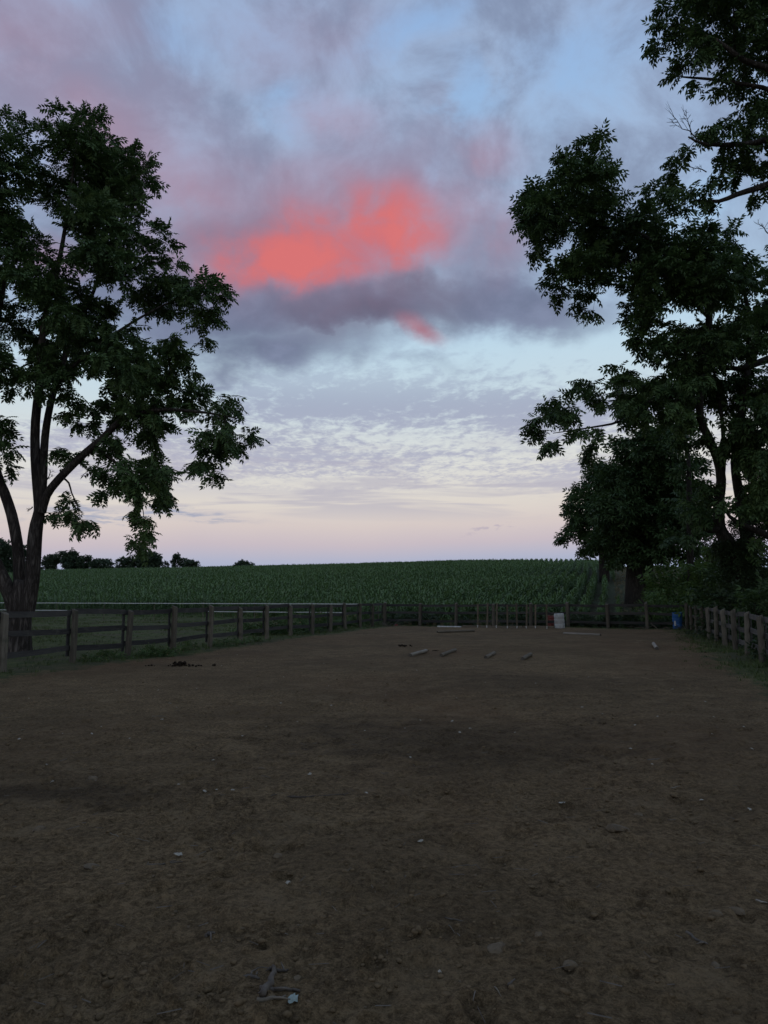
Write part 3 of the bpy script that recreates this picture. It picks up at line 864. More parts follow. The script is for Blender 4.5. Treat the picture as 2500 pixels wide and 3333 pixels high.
def J(blobs, Y, spread, seed, extra=0.35, shrink=0.92):
    """give flat crown patches their own depth: bigger patches reach further back and forward"""
    rr = random.Random(seed); out = []
    for b in blobs:
        s = Y / 2500; m = 0.5 * (b[2] + b[3]) * s
        y = b[4] if len(b) > 4 else Y + rr.uniform(-spread, spread) * min(1.0, m / 1.0)
        out.append((b[0], b[1], b[2] * shrink, b[3] * shrink, y, m * 1.1 + extra))
        if m > 0.75 and len(b) < 5:
            out.append((b[0] + rr.uniform(-.3, .3) * b[2], b[1] + rr.uniform(-.3, .3) * b[3], b[2] * .75, b[3] * .75, Y + rr.choice((-1, 1)) * rr.uniform(0.5, 1.2) * spread, m * .9 + extra))
    return out

# the walnut on the left
YL = 22.6
walnut_limbs = [
    [(66, 2140, YL, 0.42), (66, 2118, YL, 0.345), (66, 2060, YL, 0.315), (67, 1993, YL, 0.325), (72, 1935, YL, 0.33), (82, 1890, YL, 0.26)],
    [(50, 1985, YL, 0.24), (34, 1935, YL - .1, 0.22), (8, 1885, YL - .2, 0.205), (-22, 1820, YL - .3, 0.19), (-60, 1700, YL - .4, 0.17), (-120, 1500, YL - .5, 0.13), (-170, 1250, YL - .6, 0.09), (-190, 1000, YL - .6, 0.05)],
    [(66, 1985, YL + .1, 0.21), (64, 1910, YL + .2, 0.175), (62, 1838, YL + .2, 0.165), (55, 1764, YL + .2, 0.16), (38, 1676, YL + .2, 0.155), (14, 1603, YL + .3, 0.15), (-10, 1540, YL + .4, 0.14), (-35, 1380, YL + .6, 0.12), (-30, 1150, YL + .8, 0.09), (10, 950, YL + .8, 0.06), (40, 700, YL + .8, 0.03)],
    [(86, 1990, YL - .05, 0.24), (101, 1915, YL - .1, 0.215), (108, 1853, YL - .1, 0.20), (112, 1764, YL - .1, 0.20), (119, 1706, YL - .1, 0.18), (128, 1660, YL - .1, 0.15), (122, 1600, YL - .1, 0.13), (114, 1480, YL - .1, 0.13), (115, 1371, YL - .1, 0.125), (126, 1263, YL, 0.12), (137, 1100, YL + .1, 0.10), (158, 980, YL + .1, 0.085), (190, 860, YL, 0.075), (212, 740, YL, 0.055), (232, 600, YL, 0.04), (255, 430, YL, 0.02)],
    [(132, 1670, YL - .12, 0.13), (140, 1560, YL - .1, 0.115), (146, 1425, YL, 0.11), (164, 1317, YL + .2, 0.10), (190, 1230, YL + .4, 0.09), (235, 1100, YL + .7, 0.075), (300, 960, YL + 1, 0.055), (350, 820, YL + 1.2, 0.035), (400, 660, YL + 1.2, 0.02)],
    [(136, 1668, YL - .2, 0.125), (152, 1612, YL - .3, 0.12), (190, 1561, YL - .5, 0.115), (271, 1480, YL - .8, 0.105), (336, 1425, YL - 1, 0.095), (390, 1371, YL - 1.1, 0.085), (461, 1344, YL - 1.2, 0.07), (542, 1333, YL - 1.3, 0.055), (678, 1344, YL - 1.3, 0.035), (770, 1362, YL - 1.3, 0.018)],
    [(206, 1556, YL - .6, 0.03), (224, 1572, YL - .7, 0.028), (233, 1604, YL - .7, 0.022), (250, 1642, YL - .7, 0.016), (262, 1690, YL - .7, 0.01)],
    [(300, 1450, YL - .9, 0.04), (370, 1500, YL - 1, 0.032), (440, 1560, YL - 1, 0.022), (468, 1680, YL - 1, 0.012), (462, 1760, YL - 1, 0.007)],
    [(190, 1235, YL + .4, 0.055), (300, 1140, YL + .2, 0.05), (430, 1050, YL, 0.04), (560, 980, YL, 0.028), (660, 950, YL, 0.016)],
]
walnut_blobs = [(228, 388, 44, 26), (325, 424, 66, 50), (87, 424, 28, 20), (179, 430, 34, 26), (271, 500, 120, 70), (461, 550, 45, 60), (410, 520, 40, 50),
    (81, 490, 66, 60), (33, 571, 50, 100), (325, 598, 130, 100), (423, 647, 50, 68), (336, 734, 130, 87), (488, 777, 76, 52), (43, 734, 62, 76),
    (33, 842, 66, 78), (352, 842, 130, 78), (542, 897, 94, 56), (700, 945, 40, 46), (662, 892, 20, 16), (651, 978, 78, 60), (672, 1070, 43, 62),
    (515, 967, 125, 62), (163, 924, 110, 80), (271, 1032, 140, 78), (54, 1032, 74, 85), (407, 1110, 85, 58), (542, 1146, 112, 52), (163, 1157, 90, 55),
    (33, 1146, 50, 50), (54, 1208, 60, 80), (190, 1236, 88, 74), (434, 1208, 135, 84), (597, 1263, 90, 70), (732, 1333, 62, 55), (814, 1387, 36, 40),
    (705, 1425, 88, 52), (673, 1512, 38, 60), (620, 1490, 22, 32), (488, 1328, 104, 60), (282, 1345, 60, 48), (225, 1474, 40, 26), (365, 1440, 55, 42),
    (488, 1436, 46, 64), (472, 1561, 94, 88), (352, 1523, 56, 40), (542, 1615, 28, 35), (260, 1610, 28, 34), (268, 1690, 46, 46), (217, 1672, 20, 15),
    (336, 1610, 34, 30), (472, 1686, 54, 54), (466, 1748, 36, 28), (458, 1785, 10, 8), (25, 1375, 35, 26), (38, 1440, 42, 38), (16, 1510, 28, 32),
    (-20, 350, 40, 40), (-40, 450, 60, 90), (-70, 650, 90, 150), (-80, 900, 90, 150), (-90, 1150, 90, 130), (-80, 1380, 80, 90), (-160, 800, 90, 180), (-180, 1150, 80, 160),
    (140, 600, 62, 80, YL + 1.0), (105, 790, 60, 55, YL + 1.2), (230, 1120, 130, 80, YL + 2.5), (420, 1320, 110, 60, YL + 1.6)]
b_ = on_ground(66, 2120)
make_tree('walnut_tree', 'large many-stemmed walnut tree behind the left fence with drooping feathery leaves', (b_[0], b_[1], 0.0),
          walnut_limbs, J(walnut_blobs, YL, 2.2, 11), 0.42, 'walnut', 0.37, 12, (M['bark'], M['twig'], M['leaf_walnut']), 21,
          bare=[((146, 1580, YL - .2), (166, 1535, YL - .3)), ((106, 1650, YL - .3), (92, 1665, YL - .4))])

# ---------------------------------------------------------------- trees on the right
YR = 32.5
hick_limbs = [
    [(2428, 2040, YR, 0.62), (2427, 1990, YR, 0.52), (2426, 1920, YR, 0.46), (2415, 1860, YR, 0.42), (2388, 1800, YR, 0.34), (2362, 1755, YR, 0.29), (2342, 1715, YR, 0.25), (2340, 1640, YR, 0.22), (2348, 1560, YR + .2, 0.20), (2335, 1490, YR + .2, 0.19), (2305, 1420, YR + .1, 0.18), (2278, 1350, YR, 0.17), (2285, 1200, YR, 0.16), (2308, 1050, YR, 0.15), (2300, 950, YR, 0.13), (2230, 860, YR - .3, 0.11), (2100, 770, YR - .6, 0.085), (1960, 690, YR - .8, 0.06), (1880, 620, YR - .8, 0.035), (1930, 500, YR - .8, 0.015)],
    [(2432, 1900, YR + .1, 0.34), (2436, 1800, YR + .3, 0.30), (2420, 1680, YR + .5, 0.24), (2398, 1560, YR + .6, 0.20), (2394, 1480, YR + .6, 0.18), (2415, 1330, YR + .8, 0.16), (2440, 1150, YR + 1, 0.13), (2430, 980, YR + 1.2, 0.09), (2380, 850, YR + 1.2, 0.05), (2360, 780, YR + 1.2, 0.02)],
    [(2345, 1720, YR - .1, 0.12), (2320, 1728, YR - .2, 0.11), (2296, 1722, YR - .3, 0.10), (2270, 1690, YR - .5, 0.06), (2240, 1650, YR - .6, 0.02)],
    [(2350, 1570, YR + .3, 0.12), (2356, 1480, YR + .8, 0.11), (2350, 1360, YR + 1.2, 0.09), (2330, 1250, YR + 1.4, 0.06), (2320, 1150, YR + 1.5, 0.03)],
    [(2280, 1300, YR - .1, 0.10), (2200, 1290, YR - .6, 0.09), (2110, 1310, YR - 1.0, 0.075), (2020, 1370, YR - 1.3, 0.055), (1930, 1390, YR - 1.5, 0.035), (1800, 1410, YR - 1.6, 0.015)],
    [(2305, 1030, YR, 0.10), (2200, 930, YR + .3, 0.085), (2090, 860, YR + .5, 0.065), (1950, 860, YR + .5, 0.045), (1820, 930, YR + .4, 0.02)],
    [(2100, 770, YR - .6, 0.06), (1970, 740, YR - .9, 0.05), (1850, 720, YR - 1.2, 0.035), (1760, 700, YR - 1.3, 0.015)],
    [(2620, 1820, YR - 2, 0.18), (2540, 1765, YR - 1.6, 0.16), (2480, 1735, YR - 1.2, 0.14), (2400, 1700, YR - .6, 0.10), (2360, 1660, YR - .3, 0.05), (2340, 1600, YR, 0.02)],
    [(2640, 1080, YR - 1, 0.22), (2540, 1150, YR - .9, 0.19), (2470, 1180, YR - .8, 0.15), (2400, 1200, YR - .7, 0.11), (2320, 1180, YR - .7, 0.06), (2250, 1130, YR - .7, 0.02)],
]
hick_blobs = [(1936, 499, 70, 45), (1860, 570, 78, 56), (1980, 543, 32, 55), (1736, 651, 56, 50), (1708, 716, 36, 46), (1790, 705, 88, 76), (1741, 803, 40, 50),
    (1904, 624, 84, 58), (2012, 640, 24, 34), (1953, 732, 104, 66), (2132, 640, 50, 45), (2115, 705, 100, 46), (2202, 673, 40, 45), (2007, 814, 155, 58),
    (2224, 814, 130, 66), (2349, 787, 62, 40), (2435, 846, 30, 30), (1925, 870, 104, 56), (1817, 908, 50, 50), (1882, 963, 72, 34), (1936, 1022, 27, 20),
    (2142, 908, 130, 86), (2088, 1017, 65, 58), (2305, 908, 130, 100), (2430, 908, 30, 50), (2142, 1104, 76, 62), (2278, 1125, 115, 98), (2414, 1071, 78, 98),
    (2468, 1017, 30, 60), (2034, 1212, 56, 38), (2088, 1261, 104, 56), (2224, 1261, 104, 74), (1904, 1261, 56, 38), (1958, 1299, 50, 33), (1817, 1342, 72, 44),
    (1763, 1386, 46, 34), (1801, 1440, 34, 38), (1904, 1397, 66, 32), (1915, 1462, 34, 28), (2061, 1342, 78, 42), (2197, 1342, 92, 32), (2387, 1261, 100, 88),
    (2414, 1424, 70, 95), (2479, 1532, 60, 100), (2447, 1637, 58, 60), (2303, 1560, 50, 45), (2300, 1650, 55, 50), (2341, 1782, 28, 22), (2471, 1782, 32, 50),
    (2500, 1650, 50, 80), (2540, 1000, 60, 150), (2560, 1300, 70, 180), (2560, 1600, 60, 120), (2550, 800, 30, 50), (2450, 1350, 60, 60), (2250, 1430, 60, 35)]
make_tree('hickory_tree', 'tall spreading tree with an ivy-clad leaning trunk beside the right fence', tuple(at(2428, 2040, YR)[:2]) + (0.0,),
          hick_limbs, J(hick_blobs, YR, 2.4, 31), 0.56, 'hickory', 0.48, 13, (M['bark_far'], M['twig'], M['leaf_hickory']), 41,
          bare=[((2320, 1830, YR), (2260, 1815, YR)), ((1905, 1010, YR), (1895, 1055, YR))])
hick = [o for o in bpy.data.objects if o.name == 'hickory_tree'][0]
# ivy wrapped round the trunk
def ivy(parent, path, mat, n, seed):
    rng = np.random.default_rng(seed); P = []; Dv = []
    P3 = [at(*q[:3]) for q in path]; Rr = [q[3] for q in path]
    for _ in range(n):
        t = rng.random() * (len(path) - 1); i = min(int(t), len(path) - 2); f = t - i
        c = P3[i] * (1 - f) + P3[i + 1] * f; r = (Rr[i] * (1 - f) + Rr[i + 1] * f) * rng.uniform(0.95, 1.55); a = rng.uniform(0, 6.283)
        d = np.array([math.cos(a), math.sin(a), 0]); P.append(c + d * r); Dv.append(d * 0.8 + np.array([rng.normal(0, .5), rng.normal(0, .5), rng.uniform(-.9, .5)]))
    P = np.array(P); o = link_mesh('ivy', leaves_mesh('ivy', P, np.array(Dv), rng.uniform(0.16, 0.3, n), 'sprig', rng), mat)
    o.parent = parent; o.matrix_parent_inverse = Matrix.Translation(-Vector(parent.location)); o['kind'] = 'stuff'
ivy(hick, [(2428, 2030, YR, .58), (2426, 1920, YR, .50), (2415, 1860, YR, .46), (2390, 1803, YR, .36), (2366, 1760, YR, .30)], M['ivy'], 2600, 5)
ivy(hick, [(2432, 1900, YR, .42), (2438, 1800, YR + .3, .40), (2424, 1690, YR + .5, .36)], M['ivy'], 1200, 6)

# the nearer tree whose trunk stands out of the picture on the right
Y0 = 22.5
near_limbs = [
    [(15.2, 22.5, -0.2, 0.55), (15.2, 22.5, 1.2, 0.46), (15.1, 22.6, 5.0, 0.40), (14.8, 22.7, 9.0, 0.34), (14.3, 22.8, 13.0, 0.27), (13.6, 22.8, 17.0, 0.18), (13.0, 22.6, 21.0, 0.08)],
    [(14.6, 22.8, 11.2, 0.16), tuple(at(2600, 560, Y0)) + (0.13,), tuple(at(2500, 600, Y0 - .2)) + (0.10,), tuple(at(2400, 632, Y0 - .3)) + (0.075,), tuple(at(2340, 655, Y0 - .4)) + (0.055,), tuple(at(2260, 652, Y0 - .4)) + (0.03,)],
    [(14.4, 22.8, 13.0, 0.14), tuple(at(2560, 480, Y0 - .4)) + (0.10,), tuple(at(2420, 470, Y0 - .7)) + (0.075,), tuple(at(2300, 470, Y0 - .9)) + (0.045,), tuple(at(2240, 445, Y0 - .9)) + (0.022,)],
    [(13.8, 22.8, 16.0, 0.13), tuple(at(2540, 250, Y0 - .3)) + (0.10,), tuple(at(2420, 195, Y0 - .5)) + (0.08,), tuple(at(2330, 130, Y0 - .6)) + (0.055,), tuple(at(2220, 90, Y0 - .6)) + (0.03,)],
    [(14.2, 22.8, 14.5, 0.12), tuple(at(2560, 330, Y0 + .2)) + (0.08,), tuple(at(2400, 270, Y0 + .3)) + (0.06,), tuple(at(2220, 250, Y0 + .3)) + (0.025,)],
]
near_blobs = [(2224, 33, 110, 50), (2186, 98, 70, 54), (2164, 163, 24, 24), (2332, 81, 104, 90), (2441, 108, 76, 125), (2278, 179, 66, 48), (2197, 244, 34, 34),
    (2305, 250, 60, 36), (2397, 271, 72, 66), (2440, 400, 62, 80), (2330, 434, 60, 38), (2213, 499, 34, 28), (2359, 505, 60, 36), (2207, 570, 34, 44),
    (2321, 596, 56, 24), (2441, 542, 58, 48), (2305, 638, 74, 17), (2479, 608, 30, 28), (2215, 640, 16, 12),
    (2600, 100, 120, 160), (2620, 400, 120, 160), (2350, -90, 150, 90), (2560, -120, 150, 110), (2620, 620, 90, 90), (2500, 300, 60, 60)]
make_tree('hickory_tree', 'nearer leafy tree reaching in from the top right edge of the picture', (15.2, 22.5, 0.0),
          near_limbs, J(near_blobs, Y0, 1.6, 51), 0.48, 'hickory', 0.38, 12, (M['bark'], M['twig'], M['leaf_hickory']), 61, xyz_limbs=True,
          bare=[((2270, 455, Y0 - .9), (2180, 375, Y0 - .9)), ((2250, 440, Y0 - .9), (2228, 370, Y0 - .9)), ((2300, 560, Y0 - .6), (2250, 545, Y0 - .6)), ((2500, 760, Y0), (2468, 720, Y0))])

# dense round-headed trees at the corner of the corn
def dense_tree(label, Y, limbs, blobs, seed, spacing=0.85, per=15, leaf=0.72):
    b = at(limbs[0][0][0], limbs[0][0][1], Y)
    z = gz(b[0], b[1])
    # stand it on the real ground there
    limbs = [list(l) for l in limbs]
    l0 = [tuple(at(*q[:3])) + (q[3],) for q in limbs[0]]
    l0 = [(l0[0][0], l0[0][1], z - 0.3, l0[0][3])] + l0[1:]
    L = [l0] + [[tuple(at(*q[:3])) + (q[3],) for q in l] for l in limbs[1:]]
    return make_tree_xyz('dense_tree', label, (b[0], b[1], z), L, J(blobs, Y, 3.0, seed, 0.8), spacing, 'dense', leaf, per, (M['bark_far'], M['twig'], M['leaf_dense']), seed)
def make_tree_xyz(name, label, base, limbs, blobs, spacing, kind, leaf, per, mats, seed, **k):
    return make_tree(name, label, base, limbs, blobs, spacing, kind, leaf, per, mats, seed, xyz_limbs=True, **k)
YA, YB = 57.0, 84.0
dense_tree('dense dark tree on twin trunks right of the dry grass bank', YA,
    [[(2065, 1930, YA, .75), (2065, 1860, YA, .6), (2070, 1800, YA, .5), (2090, 1700, YA, .4), (2110, 1580, YA, .25), (2120, 1450, YA, .1)],
     [(2107, 1925, YA + 1, .55), (2108, 1860, YA + 1, .45), (2115, 1760, YA + 1, .35), (2180, 1620, YA + 1, .2), (2200, 1500, YA + 1, .08)]],
    [(2086, 1459, 100, 56), (2182, 1420, 68, 50), (2062, 1589, 125, 90), (2206, 1565, 85, 85), (2037, 1734, 112, 84), (2182, 1710, 96, 87), (2037, 1825, 46, 22),
     (2134, 1806, 60, 32), (1995, 1545, 66, 40), (2010, 1650, 80, 60), (2150, 1500, 90, 60), (2250, 1640, 60, 80), (2130, 1650, 90, 70), (2250, 1770, 50, 50), (2100, 1760, 90, 50)], 71)
dense_tree('rounded dark tree at the right end of the corn with pale sky beside it', YB,
    [[(1966, 1850, YB, .6), (1964, 1800, YB, .5), (1960, 1720, YB, .4), (1955, 1620, YB, .2), (1950, 1550, YB, .08)]],
    [(1927, 1512, 22, 16), (1955, 1550, 62, 40), (1912, 1613, 56, 52), (1975, 1640, 70, 60), (1883, 1710, 52, 46), (1842, 1750, 20, 20), (1926, 1774, 54, 32),
     (1970, 1720, 70, 60), (2010, 1790, 50, 36), (1895, 1655, 50, 40), (2000, 1560, 50, 40)], 72, 1.0, 15, 0.85)
# slim tree seen between the big trunks
YC = 45.0
make_tree_xyz('slim_tree', 'slim dark tree seen between the ivy trunk and the dense trees', tuple(at(2250, 1990, YC)[:2]) + (gz(*at(2250, 1990, YC)[:2]),),
    [[tuple(at(2250, 1990, YC)) + (.22,), tuple(at(2246, 1800, YC)) + (.2,), tuple(at(2243, 1600, YC)) + (.16,), tuple(at(2240, 1480, YC)) + (.10,), tuple(at(2225, 1400, YC)) + (.04,)]],
    J([(2235, 1390, 45, 34), (2200, 1440, 40, 30), (2270, 1440, 40, 34), (2240, 1620, 70, 60), (2290, 1690, 50, 50), (2210, 1750, 50, 50), (2250, 1530, 40, 30)], YC, 1.5, 5), 0.85, 'dense', 0.62, 11, (M['bark_far'], M['twig'], M['leaf_dense']), 73)

# ---------------------------------------------------------------- shrubs behind the right and back fences
def shrub(label, px, py, rx, ry, Y, seed, mat='leaf_shrub', spacing=0.36, leaf=0.34, per=9, group=None, kind='sprig'):
    c = at(px, py, Y); s = Y / 2500; rng = np.random.default_rng(seed); rr = random.Random(seed)
    z0 = gz(c[0], c[1]); W, H = rx * s, max((c[2] + ry * s) - z0, 0.6)
    blobs = []
    for k in range(7):
        a = rr.uniform(0, 6.28); q = rr.uniform(0.1, 0.65)
        blobs.append((np.array([c[0] + W * q * math.cos(a), c[1] + W * q * math.sin(a), z0 + H * rr.uniform(0.25, 0.75)]), np.array([W * .5, W * .5, H * .3])))
    blobs.append((np.array([c[0], c[1], z0 + H * .45]), np.array([W * .8, W * .8, H * .45])))
    tips = spread_points(blobs, spacing, rng)
    root = empty('shrub', (c[0], c[1], z0)); tag(root, label, 'shrub', group)
    inv = Matrix.Translation(-Vector(root.location))
    L = []
    for k in range(5):
        a = rr.uniform(0, 6.28); e = Vector((c[0] + W * .5 * math.cos(a), c[1] + W * .5 * math.sin(a), z0 + H * rr.uniform(.5, .85)))
        b = Vector((c[0] + .12 * math.cos(a), c[1] + .12 * math.sin(a), z0 - .1))
        L.append(smooth_poly([b, b.lerp(e, .5) + Vector((0, 0, H * .1)), e], [.035, .025, .01], .3))
    g = Geo()
    for P_, Q_ in L: g.tube(P_, Q_, 6)
    o = link_mesh('stems', g.mesh('stems', True), M['twig']); o.parent = root; o.matrix_parent_inverse = inv; o['kind'] = 'stuff'
    nl, rad, ch = grow(L, tips, rng)
    E0 = np.array([nl[q[-1]] for q in ch]); P = np.repeat(E0, per, 0) + rng.normal(0, spacing * .3, (len(E0) * per, 3))
    out = P - np.array([c[0], c[1], z0 + H * .3]); out /= np.linalg.norm(out, axis=1, keepdims=True) + 1e-9
    Dv = out * .7 + rng.normal(0, .6, P.shape)
    P[:, 2] = np.maximum(P[:, 2], z0 + 0.05)
    o = link_mesh('foliage', leaves_mesh('foliage', P, Dv, leaf * rng.uniform(.7, 1.3, len(P)), kind, rng), M[mat]); o.parent = root; o.matrix_parent_inverse = inv; o['kind'] = 'stuff'
    return root
shrub('broad green shrub right of the twin trunks, above the blue barrel', 2190, 1905, 75, 80, 46, 81, kind='dense', leaf=0.5, spacing=.5)
shrub('tall green shrub with pale stems left of the ivy-clad trunk', 2300, 1890, 75, 85, 40, 82, kind='dense', leaf=0.5, spacing=.45)
shrub('low shrub behind the back fence left of the blue barrel', 2130, 1975, 60, 40, 43.5, 83)
shrub('leafy shrub in the corner above the last posts of the right fence', 2270, 1945, 55, 50, 41.5, 84, kind='dense', leaf=.42)
shrub('dark shrub at the foot of the ivy-clad trunk', 2375, 1960, 60, 52, 31, 85, mat='ivy', kind='dense', leaf=.42)
shrub('dark shrub behind the right fence, nearest the right edge of the picture', 2490, 1955, 70, 55, 27, 86, mat='leaf_dense', kind='dense', leaf=.42)
shrub('shrub behind the right fence between the ivy trunk and the right edge', 2440, 1975, 50, 40, 29, 87, mat='leaf_dense')
shrub('pale green bush far right beyond the ivy-clad trunk', 2520, 1880, 80, 70, 44, 88, kind='dense', leaf=.5, spacing=.5)
shrub('dark bush between the slim tree and the ivy-clad trunk', 2335, 1900, 50, 40, 36, 89, mat='leaf_dense', kind='dense', leaf=.45)
shrub('low dark bush behind the middle of the right fence', 2330, 1985, 45, 40, 32.5, 90, mat='leaf_dense')

# ---------------------------------------------------------------- trees on the far side of the hill
def far_tree(name, label, px, top, w, Y, seed, trunk_gap=0.15, group='trees on the skyline'):
    rr = random.Random(seed); s = Y / 2500; rng = np.random.default_rng(seed)
    c = at(px, top, Y); z0 = gz(c[0], c[1]); H = max(c[2] - z0, 2.5); W = w * s * 1.3
    blobs = []
    for k in range(14):
        a = rr.uniform(0, 6.28); q = rr.uniform(.15, .75) * W * .5; h = rr.uniform(trunk_gap + .12, .90)
        blobs.append((np.array([c[0] + q * math.cos(a), c[1] + q * math.sin(a), z0 + H * h]), np.array([W * .20, W * .20, H * .12]) * rr.uniform(.8, 1.25)))
    blobs.append((np.array([c[0], c[1], z0 + H * (.58 + trunk_gap * .3)]), np.array([W * .36, W * .36, H * .36])))
    tips = spread_points(blobs, max(0.7, W * .085), rng)
    root = empty(name, (c[0], c[1], z0)); tag(root, label, 'tree' if H > 4 else 'bush', group)
    inv = Matrix.Translation(-Vector(root.location))
    g = Geo(); g.tube([(c[0], c[1], z0 - .5), (c[0] + rr.uniform(-.2, .2), c[1], z0 + H * .4), (c[0], c[1], z0 + H * .8)], [H * .03, H * .022, .05], 7)
    o = link_mesh('trunk', g.mesh('trunk', True), M['bark_far']); o.parent = root; o.matrix_parent_inverse = inv
    per = 12; P = np.repeat(tips, per, 0) + rng.normal(0, W * .035, (len(tips) * per, 3))
    out = P - np.array([c[0], c[1], z0 + H * .5]); out /= np.linalg.norm(out, axis=1, keepdims=True) + 1e-9
    o = link_mesh('crown', leaves_mesh('crown', P, out * .6 + rng.normal(0, .6, P.shape), max(.55, W * .07) * rng.uniform(.7, 1.3, len(P)), 'clump', rng), M['leaf_far'])
    o.parent = root; o.matrix_parent_inverse = inv; o['kind'] = 'stuff'
YF = 225
for args in [
    ('skyline_tree', 'tall skyline tree behind the walnut trunks at the left edge', 8, 1758, 74, 170, 101),
    ('skyline_tree', 'skyline tree showing between the two walnut trunks', 80, 1780, 50, 175, 102),
    ('skyline_tree', 'first round skyline tree right of the walnut trunk', 165, 1808, 46, YF, 103),
    ('skyline_tree', 'tallest domed tree in the skyline row right of the walnut trunk', 230, 1797, 58, YF, 104),
    ('skyline_tree', 'low skyline tree right of the tallest domed one', 272, 1814, 44, YF, 105),
    ('skyline_tree', 'wide low skyline tree ending the first row', 322, 1821, 58, YF, 106),
    ('skyline_bush', 'tiny bush in the gap between the two skyline rows', 362, 1832, 18, YF, 107),
    ('skyline_tree', 'small open skyline tree starting the second row', 396, 1815, 32, YF, 108),
    ('skyline_tree', 'flat-topped skyline tree under the hanging walnut branch', 432, 1812, 46, YF, 109),
    ('skyline_tree', 'big domed skyline tree right of the hanging walnut branch', 490, 1803, 76, YF, 110),
    ('skyline_bush', 'small dark bush beside the big domed skyline tree', 539, 1827, 20, YF, 111),
    ('skyline_tree', 'slender skyline tree on a bare stem', 580, 1808, 34, YF, 112),
    ('skyline_tree', 'spreading low tree right of the slender skyline tree', 617, 1824, 46, YF, 113),
    ('skyline_bush', 'lone low bush on the skyline left of the big gap', 794, 1829, 54, YF + 10, 114)]:
    far_tree(*args, trunk_gap=(0.30 if 'slender' in args[1] else 0.06))

# ---------------------------------------------------------------- corn
def corn_plant_mesh(seed):
    rr = random.Random(seed); V, F = [], []; H = rr.uniform(1.15, 1.4)
    def quad_strip(P, Wd):
        b = len(V)
        for p, (sx, sy, sz) in zip(P, Wd):
            V.append((p[0] - sx, p[1] - sy, p[2] - sz)); V.append((p[0] + sx, p[1] + sy, p[2] + sz))
        for i in range(len(P) - 1): F.append((b + 2 * i, b + 2 * i + 1, b + 2 * i + 3, b + 2 * i + 2))
    for a in (0.0, math.pi / 2):
        quad_strip([(0, 0, -0.05), (0, 0, H * .5), (0, 0, H * .8)], [(.014 * math.cos(a), .014 * math.sin(a), 0), (.011 * math.cos(a), .011 * math.sin(a), 0), (.005 * math.cos(a), .005 * math.sin(a), 0)])
    n = 12; ph = 0.0
    for i in range(n):
        t = i / (n - 1); z0 = H * (0.10 + 0.70 * t); a = ph + math.pi * i + rr.uniform(-.5, .5); L = (0.34 + 0.30 * math.sin(math.pi * (0.15 + 0.75 * t))) * rr.uniform(.85, 1.1)
        up = 0.55 + 0.9 * t; dr = rr.uniform(0.75, 1.2); w = 0.032 * rr.uniform(.85, 1.2)
        P, Wd = [], []; ca, sa = math.cos(a), math.sin(a); tw = rr.uniform(-.5, .5)
        for k in range(5):
            u = k / 4; x = L * (u - 0.18 * u * u) * (1.0 if t < .85 else .7); z = z0 + L * (up * u - dr * u * u)
            P.append((ca * x, sa * x, z)); ww = w * (0.6, 1.0, 0.95, 0.6, 0.05)[k]; q = tw * u
            Wd.append((-sa * ww * math.cos(q), ca * ww * math.cos(q), ww * math.sin(q)))
        quad_strip(P, Wd)
    return poly_mesh('corn_plant', V, F)
CORN = [corn_plant_mesh(200 + i) for i in range(5)]
for me in CORN: me.materials.append(M['corn'])
def corn_points():
    rng = np.random.default_rng(9)
    ax = np.array([0.30, 1.0]); ax /= np.linalg.norm(ax); pv = np.array([ax[1], -ax[0]])
    us = np.arange(-150, 75, 1.05); vs = np.arange(30, 235, 0.145)
    U, Vv = np.meshgrid(us, vs); U = U.ravel(); Vv = Vv.ravel()
    keep = rng.random(len(U)) > np.where(Vv > 120, 0.30, 0.04)
    U, Vv = U[keep], Vv[keep]
    curve = 0.0009 * (Vv - 60) ** 2 * -0.35
    U = U + rng.normal(0, 0.045, len(U)) + curve; Vv = Vv + rng.normal(0, 0.05, len(Vv))
    x = ax[0] * Vv + pv[0] * U; y = ax[1] * Vv + pv[1] * U
    s = field_s(x, y)
    front = np.where(x < 0, 9.5 - 6.0 * np.clip((x + 14) / 14, 0, 1), 3.5) + 0.5 * vnoise(x * .5, y * .5, 8)
    right = 13.4 + (y - 44) * 0.293 + 1.0 * vnoise(y * .15, y * 0, 4)
    ok = (s > front) & (x < right) & (s < 165) & (np.abs(x) < 0.60 * y + 9)
    x, y, s = x[ok], y[ok], s[ok]
    # a thin patch near the right corner where it drowned in shade
    thin = (np.hypot((x - 15.5) / 3.5, (y - 58) / 7) < 1) & (rng.random(len(x)) < 0.65)
    x, y, s = x[~thin], y[~thin], s[~thin]
    z = ground_z(x, y)
    n = len(x); scl = rng.uniform(0.76, 1.20, n) * (1.02 + 0.30 * vnoise(x * .06, y * .06, 6)) * np.where(s < 14, 0.93, 1.0)
    scl *= 1 - 0.35 * sstep(x - (13.4 + (y - 44) * .293), -4, 0.5)
    rot = np.stack([rng.normal(0, .06, n), rng.normal(0, .06, n), math.atan2(1.0, 0.30) + rng.normal(0, .42, n) + math.pi * rng.integers(0, 2, n)], -1)
    return np.stack([x, y, z], -1), rot, scl, rng.integers(0, len(CORN), n), s - front[ok][~thin]
